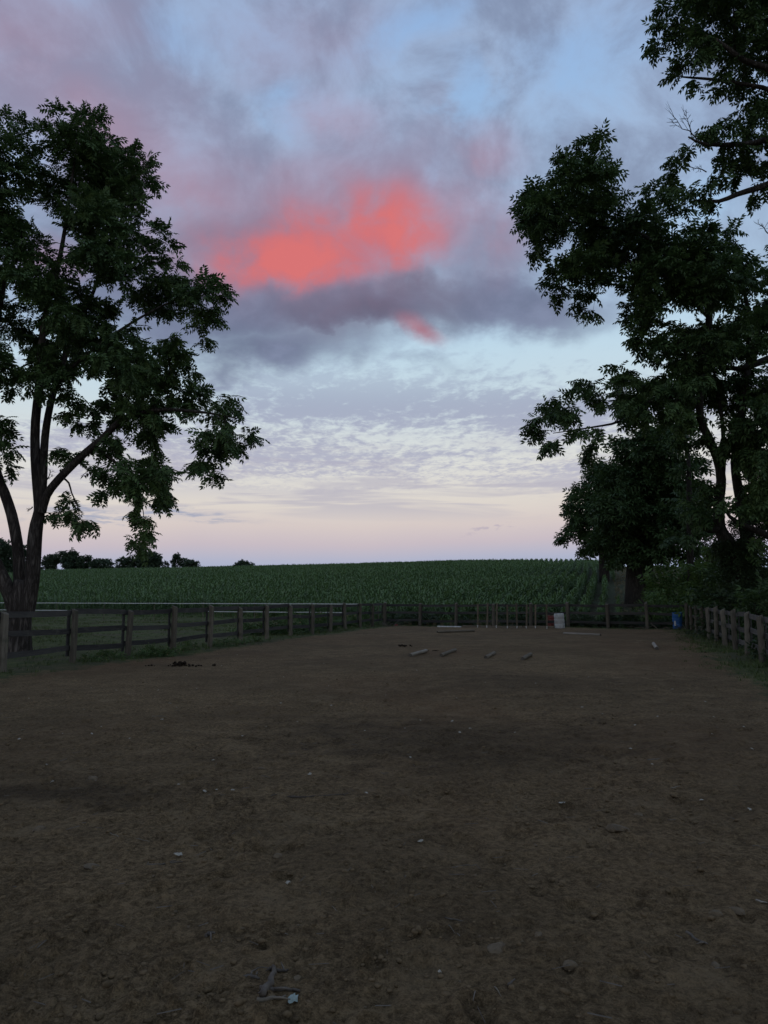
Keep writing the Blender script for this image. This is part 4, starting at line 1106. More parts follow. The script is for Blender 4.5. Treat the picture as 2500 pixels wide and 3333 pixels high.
def build_corn():
    P, Rt, S, I, fr = corn_points()
    d = np.hypot(P[:, 0], P[:, 1]) + 40 * np.maximum(fr - 0.5, 0)
    inside = np.abs(P[:, 0]) < 0.5 * P[:, 1]
    order = np.argsort(np.where(inside, d, 1e6)); front = order[:300]; rest = np.sort(order[300:])
    src = []
    for k in front:
        o = bpy.data.objects.new('corn_plant', CORN[I[k]]); COL.objects.link(o)
        o.location = P[k]; o.rotation_euler = Rt[k]; o.scale = (S[k],) * 3
        tag(o, 'leafy green corn plant in the first row of the field behind the fences', 'corn plant', 'corn plants along the front of the field')
    for me in CORN:
        src.append([o for o in bpy.data.objects if o.data == me][0])
    me = bpy.data.meshes.new('corn_field'); me.vertices.add(len(rest)); me.vertices.foreach_set('co', P[rest].astype(np.float32).ravel())
    for nme, ty, key, arr in (('rot', 'FLOAT_VECTOR', 'vector', Rt[rest].astype(np.float32)), ('scl', 'FLOAT', 'value', S[rest].astype(np.float32)), ('idx', 'INT', 'value', I[rest].astype(np.int32))):
        a = me.attributes.new(nme, ty, 'POINT'); a.data.foreach_set(key, arr.ravel())
    me.update()
    o = bpy.data.objects.new('corn_field', me); COL.objects.link(o)
    tag(o, 'wide field of knee to chest high green corn rising to the skyline', 'corn field', kind='stuff')
    ng = bpy.data.node_groups.new('corn_rows', 'GeometryNodeTree')
    ng.interface.new_socket('Geometry', in_out='INPUT', socket_type='NodeSocketGeometry')
    ng.interface.new_socket('Geometry', in_out='OUTPUT', socket_type='NodeSocketGeometry')
    N = ng.nodes; Lk = ng.links.new
    gi = N.new('NodeGroupInput'); go = N.new('NodeGroupOutput')
    mp = N.new('GeometryNodeMeshToPoints'); Lk(gi.outputs[0], mp.inputs[0])
    gti = N.new('GeometryNodeGeometryToInstance')
    for s_ in reversed(src):
        oi = N.new('GeometryNodeObjectInfo'); oi.inputs['Object'].default_value = s_; oi.transform_space = 'ORIGINAL'
        Lk(oi.outputs['Geometry'], gti.inputs[0])
    iop = N.new('GeometryNodeInstanceOnPoints'); Lk(mp.outputs[0], iop.inputs['Points']); Lk(gti.outputs[0], iop.inputs['Instance'])
    iop.inputs['Pick Instance'].default_value = True
    def named(n, ty):
        a = N.new('GeometryNodeInputNamedAttribute'); a.data_type = ty; a.inputs['Name'].default_value = n; return a.outputs['Attribute']
    Lk(named('idx', 'INT'), iop.inputs['Instance Index'])
    e2r = N.new('FunctionNodeEulerToRotation'); Lk(named('rot', 'FLOAT_VECTOR'), e2r.inputs[0]); Lk(e2r.outputs[0], iop.inputs['Rotation'])
    Lk(named('scl', 'FLOAT'), iop.inputs['Scale'])
    Lk(iop.outputs[0], go.inputs[0])
    md = o.modifiers.new('rows', 'NODES'); md.node_group = ng
    print('CORN', len(P))
build_corn()

# ---------------------------------------------------------------- turf, weeds and dry grass
def blades(P, h, lean, width, rng, segs=2):
    """single grass blades, each bent once"""
    n = len(P); a = rng.uniform(0, 6.283, n); d = np.stack([np.cos(a), np.sin(a), 0 * a], -1); s = np.stack([-np.sin(a), np.cos(a), 0 * a], -1)
    H = h[:, None]; w = (width * rng.uniform(.7, 1.3, n))[:, None]
    up = np.array([0, 0, 1.0])
    m = P + up * H * .55 + d * lean[:, None] * H * .25; t = P + up * H * (1 - .35 * lean[:, None]) + d * lean[:, None] * H * .9
    V = np.stack([P - s * w, P + s * w, m + s * w * .8, m - s * w * .8, t], 1).reshape(-1, 3)
    b = np.arange(n)[:, None] * 5
    F = np.concatenate([np.stack([b[:, 0], b[:, 0] + 1, b[:, 0] + 2], -1), np.stack([b[:, 0], b[:, 0] + 2, b[:, 0] + 3], -1), np.stack([b[:, 0] + 3, b[:, 0] + 2, b[:, 0] + 4], -1)])
    return V, F
def grass(name, label, n, box, dens, hfun, mat, seed, width=0.006, clump=7, lean=(0.3, 1.1), cat='grass'):
    rng = np.random.default_rng(seed)
    x = rng.uniform(box[0], box[1], n); y = rng.uniform(box[2], box[3], n)
    k = rng.random(n) < dens(x, y); x, y = x[k], y[k]
    h = hfun(x, y) * rng.uniform(.55, 1.25, len(x))
    x = np.repeat(x, clump) + rng.normal(0, .045, len(x) * clump); y = np.repeat(y, clump) + rng.normal(0, .045, len(y) * clump)
    h = np.repeat(h, clump) * rng.uniform(.6, 1.2, len(x))
    P = np.stack([x, y, ground_z(x, y) - .01], -1)
    V, F = blades(P, h, rng.uniform(*lean, len(x)), width, rng)
    o = link_mesh(name, fast_mesh(name, V, F), M[mat]); tag(o, label, cat, kind='stuff'); return o
def dleft(x, y): return line_d(FL0, FL1, x, y)
def dright(x, y): return line_d(FB1, FR1, x, y)
def dback(x, y): return line_d(FL1, FB1, x, y)
def bare(x, y): return sstep(fbm(x * .35, y * .35, 3, .55, 90), -0.12, 0.22)
tree_xy = on_ground(66, 2120)
# paddock turf beyond the left fence
grass('paddock_grass', 'short patchy grass in the paddock behind the left fence', 26000, (-30, 2, 13, 62),
      lambda x, y: np.where((dleft(x, y) < -0.1) & (field_s(x, y) < 11) & (np.abs(x) < .56 * y + 3), (0.25 + .75 * bare(x, y)) * (0.25 + 0.75 * sstep(np.hypot(x - tree_xy[0], y - tree_xy[1]), 2.0, 6.5)), 0),
      lambda x, y: 0.07 + 0.06 * bare(x, y) + 0.16 * sstep(field_s(x, y), 4, 9), 'grass', 301)
# rough strip under the left fence
grass('verge_grass', 'rough grass growing under the left fence', 9000, (-11, 1, 11, 46.5),
      lambda x, y: np.where((np.abs(dleft(x, y) - .15) < 1.0) & (dback(x, y) > 0), np.exp(-((dleft(x, y) - .05) / .55) ** 2) * (0.3 + .9 * bare(x * 1.7 + 9, y * 1.7)), 0),
      lambda x, y: 0.09 + 0.16 * np.clip(fbm(x * .8, y * .8, 2, .5, 92) + .1, 0, 1), 'grass', 302)
grass('verge_grass', 'rough grass creeping into the dirt below the right fence', 12000, (6, 18, 13, 39),
      lambda x, y: np.where((dright(x, y) < 2.6) & (dright(x, y) > -1.2), sstep(-dright(x, y) + 1.2 * fbm(x * .5, y * .5, 2, .5, 93), -1.7, -.3), 0),
      lambda x, y: 0.06 + 0.07 * np.exp(-dright(x, y) ** 2), 'grass', 303)
grass('verge_grass', 'thin grass along the foot of the back fence', 5000, (-1, 17, 36, 48),
      lambda x, y: np.where((np.abs(dback(x, y)) < 1.1) & (dright(x, y) > 0) & (dleft(x, y) > 0), np.exp(-(dback(x, y) / .5) ** 2), 0),
      lambda x, y: 0.10 + 0 * x, 'grass', 304)
# tall weeds between the fences and the corn
grass('tall_weeds', 'tall tangled weeds between the fences and the corn', 9000, (-32, 20, 36, 64),
      lambda x, y: np.where((dback(x, y) < -0.25) & (field_s(x, y) < np.where(x < 0, 10.5 - 6.5 * np.clip((x + 14) / 14, 0, 1), 4.5)) & (field_s(x, y) > np.where(x < 0, 6.0 - 7.0 * np.clip((x + 14) / 14, 0, 1), -1.0)), 0.8, 0),
      lambda x, y: 0.42 + 0.35 * fbm(x * .5, y * .5, 2, .5, 95), 'weed', 305, width=0.011, clump=8, lean=(.2, .9))
grass('dry_grass', 'straw-coloured dry grass on the bank below the dense trees', 15000, (10, 50, 43, 135),
      lambda x, y: np.where((x > 13.3 + (y - 44) * .293) & (x < 17.5 + (y - 44) * .37), .9 * sstep(y, 44, 50), 0),
      lambda x, y: 0.34 + 0.2 * fbm(x * .5, y * .5, 2, .5, 96), 'straw', 306, width=0.010, clump=8, lean=(.4, 1.3))
grass('dry_grass', 'pale dry stalks behind the back fence near its left end', 420, (1.2, 7.5, 42, 48),
      lambda x, y: np.where((dback(x, y) < -0.5) & (dback(x, y) > -1.6), .8, 0),
      lambda x, y: 0.55 + 0 * x, 'straw', 307, width=0.009, clump=7, lean=(.1, .5))
grass('rough_grass', 'rough grass beyond the right fence under the trees', 11000, (12, 42, 20, 75),
      lambda x, y: np.where((dright(x, y) < -0.4) & (x > 15.5 + (y - 44) * .33) & (x < .58 * y + 4), .6, 0),
      lambda x, y: 0.22 + 0.2 * fbm(x * .4, y * .4, 2, .5, 97), 'weed', 308, width=0.010, clump=7)
# leafy weeds tangled through the fences
def weed_bank(name, label, spots, seed, mat='weed', leaf=.22):
    rng = np.random.default_rng(seed); P, Dv, S = [], [], []
    for (x, y, w, h, n) in spots:
        q = rng.normal(0, w * .5, (n, 2)); px, py = x + q[:, 0], y + q[:, 1]; z = ground_z(px, py) + np.abs(rng.random(n)) ** .8 * h * np.exp(-(q ** 2).sum(1) / (w * w))
        P.append(np.stack([px, py, z], -1)); d = rng.normal(0, 1, (n, 3)); d[:, 2] = np.abs(d[:, 2]) * .6 + .1; Dv.append(d); S.append(leaf * rng.uniform(.6, 1.4, n))
    o = link_mesh(name, leaves_mesh(name, np.concatenate(P), np.concatenate(Dv), np.concatenate(S), 'sprig', rng), M[mat]); tag(o, label, 'weeds', kind='stuff')
rw = random.Random(77)
spots = []
for k in range(46):
    t = rw.random(); q = np.array(FL1[:2]) + (np.array(FB1[:2]) - np.array(FL1[:2])) * t; spots.append((q[0] + .3 + rw.uniform(0, .6), q[1] + rw.uniform(.7, 1.8), rw.uniform(.4, .8), rw.uniform(.35, .95), 70))
weed_bank('leafy_weeds', 'dark leafy weeds behind the back fence', spots, 401, 'ivy', .26)
spots = []
for k in range(60):
    t = rw.random(); q = np.array(FB1[:2]) + (np.array(FR1[:2]) - np.array(FB1[:2])) * (t * 1.3 - .05); spots.append((q[0] + rw.uniform(.5, 1.9), q[1] + rw.uniform(-.3, .5), rw.uniform(.4, .8), rw.uniform(.3, 1.15), 75))
weed_bank('leafy_weeds', 'dark leafy undergrowth behind the right fence', spots, 402, 'ivy', .26)
spots = [(on_line(p, FL0, FL1)[0] + rw.uniform(-.3, .5), on_line(p, FL0, FL1)[1] + rw.uniform(-.2, .2), rw.uniform(.3, .55), rw.uniform(.12, .3), 60) for p in (380, 400, 430, 455, 480, 500, 520, 540, 300, 610, 700, 760, 820)]
weed_bank('leafy_weeds', 'low leafy weeds at the foot of the left fence', spots, 403, 'weed', .13)
spots = []
for k in range(26):
    p = rw.uniform(880, 1240); q = on_line(p, FL0, FL1); spots.append((q[0] - rw.uniform(.5, 2.0), q[1] + rw.uniform(.5, 3.0), rw.uniform(.4, .8), rw.uniform(.4, 1.1), 80))
weed_bank('leafy_weeds', 'green brambles behind the far end of the left fence', spots, 404, 'weed', .24)

# ---------------------------------------------------------------- things lying about the arena
def rest(p, dz=0.0): return Vector((p[0], p[1], gz(p[0], p[1]) + dz))
def log(name, label, a, b, r, mat, cat, seed, group=None, hollow=False):
    """a round timber lying on the dirt from a to b, its sawn ends separate parts"""
    rr = random.Random(seed); a, b = rest(a, r * .85), rest(b, r * .85); L = (b - a).length
    root = empty(name, (a + b) / 2); d = (b - a).normalized(); root.rotation_euler = d.to_track_quat('X', 'Z').to_euler()
    tag(root, label, cat, group)
    n = 12; g = Geo(); pts = [Vector((L * (t - .5), rr.uniform(-.004, .004), rr.uniform(-.003, .003))) for t in (0, .03, .2, .45, .7, .97, 1)]
    rad = [r * .96, r, r * rr.uniform(.97, 1.03), r * rr.uniform(.98, 1.02), r, r, r * .95]
    g.tube(pts, rad, n, cap=False, jit=.02, rnd=rr)
    o = link_mesh('bark_side', g.mesh('bark_side', True), mat, root)
    for sx in (-1, 1):
        V = [(sx * L / 2 - sx * .006, 0, 0)]; F = []
        for k in range(n):
            an = 2 * math.pi * k / n; V.append((sx * L / 2 - sx * rr.uniform(.0, .006), math.cos(an) * r * .97, math.sin(an) * r * .97))
        for k in range(n): F.append((0, 1 + k, 1 + (k + 1) % n) if sx > 0 else (0, 1 + (k + 1) % n, 1 + k))
        link_mesh('sawn_end', poly_mesh('sawn_end', V, F), M['log_end'], root)
    return root
log('log', 'pale short round timber, leftmost of the four lying in a row', on_ground(1335, 2137), on_ground(1388, 2121), .052, M['log_pale'], 'log', 1)
log('log', 'brown short round timber, second from left of the four in a row', on_ground(1436, 2135), on_ground(1482, 2117), .052, M['log'], 'log', 2)
log('log', 'stubby round timber, third from left of the four in a row', on_ground(1581, 2140), on_ground(1610, 2125), .052, M['log'], 'log', 3)
log('log', 'short round timber, rightmost of the four lying in a row', on_ground(1701, 2149), on_ground(1728, 2131), .052, M['log'], 'log', 4)
log('log', 'pale stub of timber lying alone towards the right fence', on_ground(2127, 2098), on_ground(2138, 2113), .058, M['log_pale'], 'log', 5)
log('ground_pole', 'long slim pole on the dirt in front of the upright boards', on_ground(1424, 2063), on_ground(1543, 2056), .048, M['log'], 'pole', 6)
log('ground_pole', 'long pale pole on the dirt in front of the white barrel', on_ground(1836, 2066), on_ground(1955, 2074), .05, M['log_pale'], 'pole', 7)
log('ground_pole', 'white pole lying along the foot of the back fence', on_ground(1424, 2041), on_ground(1502, 2042), .042, M['paint_white'], 'pole', 8)

# rack of upright boards on a ground timber
def board_rack():
    A, B = on_ground(1506, 2044), on_ground(1806, 2049); z = gz(*A[:2])
    root = empty('board_rack', (A[0], A[1], z)); tag(root, 'row of upright boards fixed to a long ground timber before the back fence', 'board rack')
    inv = Matrix.Translation(-Vector(root.location)); rr = random.Random(4)
    def child(o, m):
        o.parent = root; o.matrix_parent_inverse = inv
        if not o.data.materials: o.data.materials.append(m)
    a, b = Vector((A[0], A[1], gz(*A[:2]) + .06)), Vector((B[0], B[1], gz(*B[:2]) + .06))
    d = (b - a).normalized()
    for k in range(3):
        o = plank(a + (b - a) * (k / 3), a + (b - a) * ((k + 1) / 3) - d * .03, .10, .09, 50 + k, 'ground_timber'); child(o, M['log'])
    back = Vector((-d.y, d.x, 0))
    for i, px in enumerate((1553, 1583, 1614, 1649, 1680, 1711, 1740, 1777)):
        q = on_line(px, A, B); z = gz(*q); w = .085; h = rr.uniform(1.24, 1.33); lean = rr.uniform(.02, .09); V = []; F = []
        tilt = rr.uniform(-.02, .02)
        for zz_ in (0.02, h * .5, h):
            for sx, sy in ((-1, -1), (1, -1), (1, 1), (-1, 1)):
                V.append((sx * w * .5 * rr.uniform(.96, 1.04) + tilt * zz_, sy * .02 + lean * zz_ + .075, zz_))
        for s_ in (0, 4):
            for k in range(4): F.append((s_ + k, s_ + (k + 1) % 4, s_ + 4 + (k + 1) % 4, s_ + 4 + k))
        F += [(3, 2, 1, 0), (8, 9, 10, 11)]
        o = bpy.data.objects.new('upright_board', poly_mesh('upright_board', V, F)); COL.objects.link(o); o.location = (q[0], q[1], z); o.rotation_euler = (0, 0, math.atan2(d.y, d.x)); child(o, M['upright'])
        V = []
        for zz_ in (.0, .125):
            for sx, sy in ((-1, -1), (1, -1), (1, 1), (-1, 1)): V.append((sx * .022 + .03, sy * .03 - .078, zz_))
        o = bpy.data.objects.new('peg', poly_mesh('peg', V, [(0, 3, 2, 1), (4, 5, 6, 7)] + [(k, (k + 1) % 4, 4 + (k + 1) % 4, 4 + k) for k in range(4)])); COL.objects.link(o)
        o.location = (q[0], q[1], z); o.rotation_euler = (0, rr.uniform(-.1, .1), math.atan2(d.y, d.x)); child(o, M['paint_white'])
board_rack()

# barrels
def lathe(prof, n=28):
    V, F = [], []
    for (r, z) in prof:
        for k in range(n):
            a = 2 * math.pi * k / n; V.append((r * math.cos(a), r * math.sin(a), z))
    for i in range(len(prof) - 1):
        for k in range(n): F.append((i * n + k, i * n + (k + 1) % n, (i + 1) * n + (k + 1) % n, (i + 1) * n + k))
    return V, F
M['white_plastic'] = plain_mat('white_plastic', (0.42, 0.43, 0.42), (0.32, 0.32, 0.30), 4, 0.5, 0.4)
M['red_plastic'] = plain_mat('faded_red_plastic', (0.23, 0.058, 0.050), (0.16, 0.042, 0.037), 4, 0.5, 0.35)
M['blue_plastic'] = plain_mat('blue_plastic', (0.030, 0.120, 0.33), (0.020, 0.085, 0.24), 4, 0.45, 0.4)
M['lid_red'] = plain_mat('pale_barrel_top', (0.30, 0.22, 0.21), (0.20, 0.13, 0.12), 6, 0.6, 0.3)
def barrel(label, p, R_, H, mat, lidmat, tilt, open_top=False, sticker=False, seed=0):
    root = empty('barrel', rest(p, 0.0)); root.rotation_euler = (tilt[0], tilt[1], tilt[2]); tag(root, label, 'barrel')
    prof = [(R_ * .90, 0.0), (R_ * .97, .015), (R_ * .985, H * .06)]
    for zc in (H * .33, H * .66):
        prof += [(R_, zc - .035), (R_ * 1.0, zc - .022), (R_ * .965, zc - .010), (R_ * .965, zc + .010), (R_, zc + .022)]
    prof += [(R_ * .99, H * .90), (R_ * .96, H * .955), (R_ * .93, H * .985)]
    V, F = lathe(prof); n = 28
    F.append(tuple(range(n - 1, -1, -1)))
    o = link_mesh('shell', poly_mesh('shell', V, F, True), mat, root)
    if open_top:
        V, F = lathe([(R_ * .93, H * .975), (R_ * .99, H * .985), (R_ * .99, H * 1.005), (R_ * .90, H * 1.005), (R_ * .90, H * .90), (R_ * .90, H * .10)]); F.append(tuple(range(5 * n, 6 * n)))
        link_mesh('rim', poly_mesh('rim', V, F, True), mat, root)
    else:
        V, F = lathe([(R_ * .93, H * .983), (R_ * .93, H * 1.0), (R_ * .87, H * 1.0), (R_ * .86, H * .975)]); F.append(tuple(range(3 * n, 4 * n)))
        lid = link_mesh('lid', poly_mesh('lid', V, F, False), lidmat, root)
        for a in (.6, 3.7):
            g = Geo(); g.tube([(R_ * .6 * math.cos(a), R_ * .6 * math.sin(a), H * .97), (R_ * .6 * math.cos(a), R_ * .6 * math.sin(a), H * .997)], .032, 10); link_mesh('bung', g.mesh('bung'), lidmat, lid)
    if sticker:
        V, F = [], []
        for zz_ in (H * .22, H * .52):
            for k in range(5):
                a = math.radians(196 + k * 5); V.append(((R_ + .004) * math.cos(a), (R_ + .004) * math.sin(a), zz_))
        for k in range(4): F.append((k, k + 1, 6 + k, 5 + k))
        link_mesh('paper_label', poly_mesh('paper_label', V, F), M['paint_white'], o)
    return root
barrel('white plastic barrel leaning slightly beside the dark red one', on_ground(1823, 2048), .262, .77, M['white_plastic'], M['white_plastic'], (0.0, -0.07, .4), seed=1)
barrel('dark red barrel between the upright boards and the white barrel', on_ground(1791, 2042), .225, .655, M['red_plastic'], M['lid_red'], (0.0, 0.02, 1.0), seed=2)
barrel('open blue barrel tilted in the far right corner of the fences', on_ground(2208, 2049) + np.array([0, 0, 0]), .262, .84, M['blue_plastic'], None, (0.05, -0.07, .2), True, True, seed=3)

# ---- sticks, roots and twigs
def stick(label, pts, r, seed, mat='stick', cat='stick', name='stick', group=None, side=0, lift=0.6):
    rr = random.Random(seed); P = [on_ground(*p) for p in pts]; c = P[len(P) // 2]
    z0 = gz(c[0], c[1]); W = []
    for i in range(len(P) - 1):
        for k in range(3):
            t = k / 3; q = P[i] * (1 - t) + P[i + 1] * t; W.append((q[0] + rr.gauss(0, r * .35), q[1] + rr.gauss(0, r * .35), gz(q[0], q[1]) + r * lift))
    q = P[-1]; W.append((q[0], q[1], gz(q[0], q[1]) + r * lift))
    n = len(W); g = Geo(); g.tube([(x - c[0], y - c[1], z - z0) for x, y, z in W], [r * (1.0 - .55 * i / (n - 1)) * rr.uniform(.88, 1.1) for i in range(n)], 7)
    root = empty(name, (c[0], c[1], z0)) if side else None
    o = link_mesh('stem' if side else name, g.mesh(name, True), M[mat], root, None if side else (c[0], c[1], z0))
    if side:
        for k in range(side):
            i = rr.randrange(1, n - 1); a = Vector(W[i]) - Vector((c[0], c[1], z0)); e = Vector((rr.uniform(-1, 1), rr.uniform(-1, 1), rr.uniform(-.05, .25))).normalized() * r * rr.uniform(5, 11)
            g = Geo(); g.tube([a, a + e * .5 + Vector((0, 0, r * .4)), a + e], [r * .5, r * .4, r * .2], 6); link_mesh('side_twig', g.mesh('side_twig', True), M[mat], root)
    tag(root or o, label, cat, group)
stick('long thin dark stick lying across the middle of the dirt', [(938, 2607), (1020, 2611), (1075, 2606), (1134, 2599)], .0083, 11, side=2)
stick('stick just below the bleached leaf in the left foreground', [(482, 2851), (545, 2844), (594, 2838)], .0068, 12, side=1)
stick('curved yellowish twig in the left foreground', [(355, 2728), (380, 2738), (392, 2752), (400, 2762)], .0036, 13, 'log')
stick('thin forked twig lying in the left middle ground', [(430, 2758), (465, 2764), (485, 2770)], .0036, 14, 'log', side=1)
stick('thick grey root standing out of the dirt at the bottom edge', [(852, 3318), (868, 3285), (884, 3255), (890, 3225), (885, 3212)], .0156, 15, lift=1.3)
stick('split dark branch stub crossing the top of the grey root', [(878, 3212), (902, 3217), (925, 3214), (938, 3205)], .0088, 16, side=2, lift=1.2)
stick('thick rough stick lying right of the grey root', [(850, 3285), (890, 3288), (930, 3284), (975, 3287)], .0109, 17, side=2)
stick('pale split stick at the bottom edge left of the bluish leaf', [(832, 3324), (870, 3320), (905, 3312), (930, 3306)], .0099, 18, 'log', side=1)
stick('rough root stub left of the grey root', [(795, 3240), (820, 3243), (842, 3250)], .0104, 19, side=1)
stick('arched thin root looping left of the grey root', [(815, 3236), (822, 3215), (850, 3204), (876, 3210)], .0042, 20, lift=3)
stick('dark curl of bark in the left foreground', [(668, 3104), (680, 3093), (698, 3090)], .0114, 21, side=1)
stick('dark stick slanting in the right foreground', [(2234, 3054), (2270, 3082), (2305, 3101)], .0083, 22, side=1)
stick('long bent twig right of the centre foreground', [(1446, 3034), (1480, 3036), (1515, 3052)], .0047, 23)
stick('short straight straw below the bent twig', [(1460, 3058), (1472, 3074), (1484, 3086)], .0031, 24, 'log')
stick('pale straw standing out near the bottom of the right foreground', [(1611, 3250), (1622, 3266), (1633, 3278)], .0031, 25, 'log')
stick('thin dark twig near the bottom right of centre', [(1548, 3254), (1545, 3275), (1541, 3297)], .0036, 26)
stick('stubby dark stick lying right of the straws', [(1656, 3242), (1668, 3234), (1676, 3228)], .0062, 27)
stick('bent dark twig at the left of the right foreground', [(1320, 2885), (1317, 2900), (1322, 2912)], .0042, 28)
stick('long thin twig in the middle of the right foreground', [(1472, 2850), (1505, 2836), (1552, 2826)], .0042, 29)
stick('curved strip of bark in the right middle ground', [(2108, 2471), (2128, 2473), (2147, 2468)], .0114, 30)
stick('flat pale stick in the right middle ground', [(2184, 2556), (2200, 2554), (2213, 2552)], .0073, 31, 'log')
stick('pale straw near the lower middle of the dirt', [(1208, 2928), (1216, 2940), (1222, 2955)], .0026, 32, 'log')
stick('short pale straw right of the small bleached leaf', [(1081, 3005), (1090, 3012), (1098, 3022)], .0026, 33, 'log')
stick('thin stick in the middle distance left of centre', [(495, 2337), (520, 2336), (540, 2335)], .0062, 34, 'log')
stick('slim pale stick at the right edge of the foreground', [(2452, 2751), (2475, 2760), (2498, 2768)], .0062, 35, 'log')
stick('short bleached stick low at the right edge', [(2464, 2941), (2480, 2945), (2498, 2944)], .0062, 36, 'log_pale')
stick('crooked dark twig left of the bent twig', [(1252, 3012), (1280, 3000), (1302, 2984)], .0036, 37)
stick('dark stick lying in the left middle distance', [(680, 2599), (715, 2601), (735, 2600)], .0047, 38, 'log', side=1)
stick('thin stick above the long dark stick', [(880, 2602), (900, 2598), (922, 2595)], .0052, 39)

def brush(label, px, py, n, spread, seed, lmax=.9):
    """a heap of cut branches"""
    rr = random.Random(seed); c = on_ground(px, py); z0 = gz(c[0], c[1]); root = empty('brush_pile', (c[0], c[1], z0)); tag(root, label, 'brush pile')
    for i in range(n):
        a = rr.uniform(0, 6.28); b = Vector((rr.gauss(0, spread), rr.gauss(0, spread * .4), rr.uniform(0, .12))); L = rr.uniform(.35, lmax); e = Vector((math.cos(a), math.sin(a) * .6, rr.uniform(-.05, .75))).normalized() * L
        g = Geo(); r = rr.uniform(.008, .02); g.tube([b - e * .4, b + Vector((rr.gauss(0, .03), rr.gauss(0, .03), .03)), b + e * .6], [r, r * .9, r * .55], 6)
        link_mesh('branch', g.mesh('branch', True), M['log' if rr.random() < .45 else 'stick'], root)
brush('heap of cut branches at the far left corner of the arena', 1268, 2040, 16, .6, 5)
brush('tangle of cut branches around the blue barrel', 2190, 2052, 20, .9, 6)
brush('pale broken sticks leaning between posts right of the blue barrel', 2240, 2050, 9, .3, 7)
brush('few broken sticks at the foot of the back fence left of the blue barrel', 2085, 2046, 8, .45, 8, .6)
V = [(-.09, -.05, 0), (.10, -.04, .01), (.12, .06, .03), (-.05, .07, .02), (-.07, -.04, .07), (.09, -.03, .09), (.08, .05, .08), (-.04, .05, .09)]
o = link_mesh('scrap', poly_mesh('scrap', V, [(0, 3, 2, 1), (4, 5, 6, 7), (0, 1, 5, 4), (1, 2, 6, 5), (2, 3, 7, 6), (3, 0, 4, 7)]), plain_mat('red_scrap', (.22, .035, .03)), None, rest(on_ground(1289, 2036)))
tag(o, 'small red scrap lying on the branch heap at the far left corner', 'scrap')

# ---- droppings
def lump(rr, r, sq=.7, n=1):
    bm = bmesh.new(); bmesh.ops.create_icosphere(bm, subdivisions=2 if n else 1, radius=r)
    for v in bm.verts:
        k = 1 + rr.uniform(-.16, .16); v.co.x *= k; v.co.y *= k; v.co.z *= k * sq
    return bm
def droppings(label, px, py, balls, seed):
    rr = random.Random(seed); c = on_ground(px, py); z0 = gz(c[0], c[1]); root = empty('dung_pile', (c[0], c[1], z0)); tag(root, label, 'dung')
    for (dx, dy, r, zz_) in balls:
        r *= .72; bm = lump(rr, r, .78, 0); me = bpy.data.meshes.new('dropping'); bm.to_mesh(me); bm.free()
        o = link_mesh('dropping', me, M['manure'], root, (dx, dy, zz_ * .55 + r * .5 + gz(c[0] + dx, c[1] + dy) - z0)); o.rotation_euler = (0, 0, rr.uniform(0, 6))
rr = random.Random(8); s_ = 19.0 / 2500
b1 = [(rr.gauss(0, .07), rr.gauss(0, .09), rr.uniform(.04, .06), rr.choice((0, .04, .07, .11))) for _ in range(26)]
b1 += [(rr.uniform(.05, .36), rr.gauss(0, .12), rr.uniform(.03, .05), 0) for _ in range(12)]
b1 += [(-.12, -.18, .05, 0), (-.06, -.2, .04, 0), (.06, -.24, .04, 0), (.30, -.28, .035, 0), (.48, -.05, .04, 0), (.47, -.3, .045, 0), (.55, -.1, .04, 0), (.80, .05, .04, 0), (.87, -.1, .055, 0), (-.24, .05, .03, 0), (-.25, -.1, .03, 0), (.4, .12, .035, 0), (-.72, -.12, .04, 0), (-.66, -.08, .05, 0), (-.78, -.16, .03, 0), (-.58, -.12, .025, 0)]
droppings('dark heap of horse droppings with scattered balls near the left fence', 585, 2166, b1, 1)
droppings('small dark mound of droppings behind the leftmost log', 1318, 2104, [(rr.gauss(0, .12), rr.gauss(0, .08), rr.uniform(.035, .055), rr.choice((0, 0, .04))) for _ in range(20)], 2)
droppings('thin scatter of droppings at the far end of the leftmost log', 1402, 2116, [(rr.uniform(-.15, .25), rr.gauss(0, .06), rr.uniform(.02, .032), 0) for _ in range(12)], 3)
droppings('small scatter of droppings below the right fence', 2290, 2127, [(rr.gauss(0, .16), rr.gauss(0, .06), rr.uniform(.02, .04), 0) for _ in range(9)], 4)

# ---- bleached leaves
def maple_leaf(seed, w):
    rr = random.Random(seed); V = [(0, 0, .012)]; n = 15
    for k in range(n):
        a = 2 * math.pi * k / n; r = w * (1.0 if k % 3 == 0 else .74 if k % 3 == 1 else .84) * rr.uniform(.75, 1.15); V.append((r * math.cos(a), r * math.sin(a) * .9, rr.uniform(.0, .35) * w))
    F = [(0, 1 + k, 1 + (k + 1) % n) for k in range(n)]
    me = poly_mesh('fallen_leaf', V, F); return me
leafs = [('white lobed leaf lying above a stick in the left foreground', 579, 2822, .031), ('small white leaf in the lower middle of the dirt', 937, 2926, .019),
    ('white leaf in the centre right middle ground', 1829, 2620, .031), ('white curled leaf right of centre in the foreground', 1370, 2766, .022),
    ('tiny white fragment in the lower right foreground', 1431, 3206, .012), ('pale leaf left of the long dark stick', 757, 2588, .021),
    ('pair of pale leaf scraps in the left middle distance', 527, 2349, .030), ('white leaf at the left edge in the middle distance', 74, 2376, .027),
    ('white leaf above the long dark stick', 1009, 2526, .027), ('white leaf speck left of the middle in the far dirt', 553, 2290, .030),
    ('pale leaf at the right middle distance', 2189, 2239, .030), ('white leaf right of centre in the middle distance', 1472, 2340, .030),
    ('white leaf left of the centre line in the middle distance', 1530, 2370, .030), ('pale leaf in the right centre middle ground', 1895, 2305, .030)]
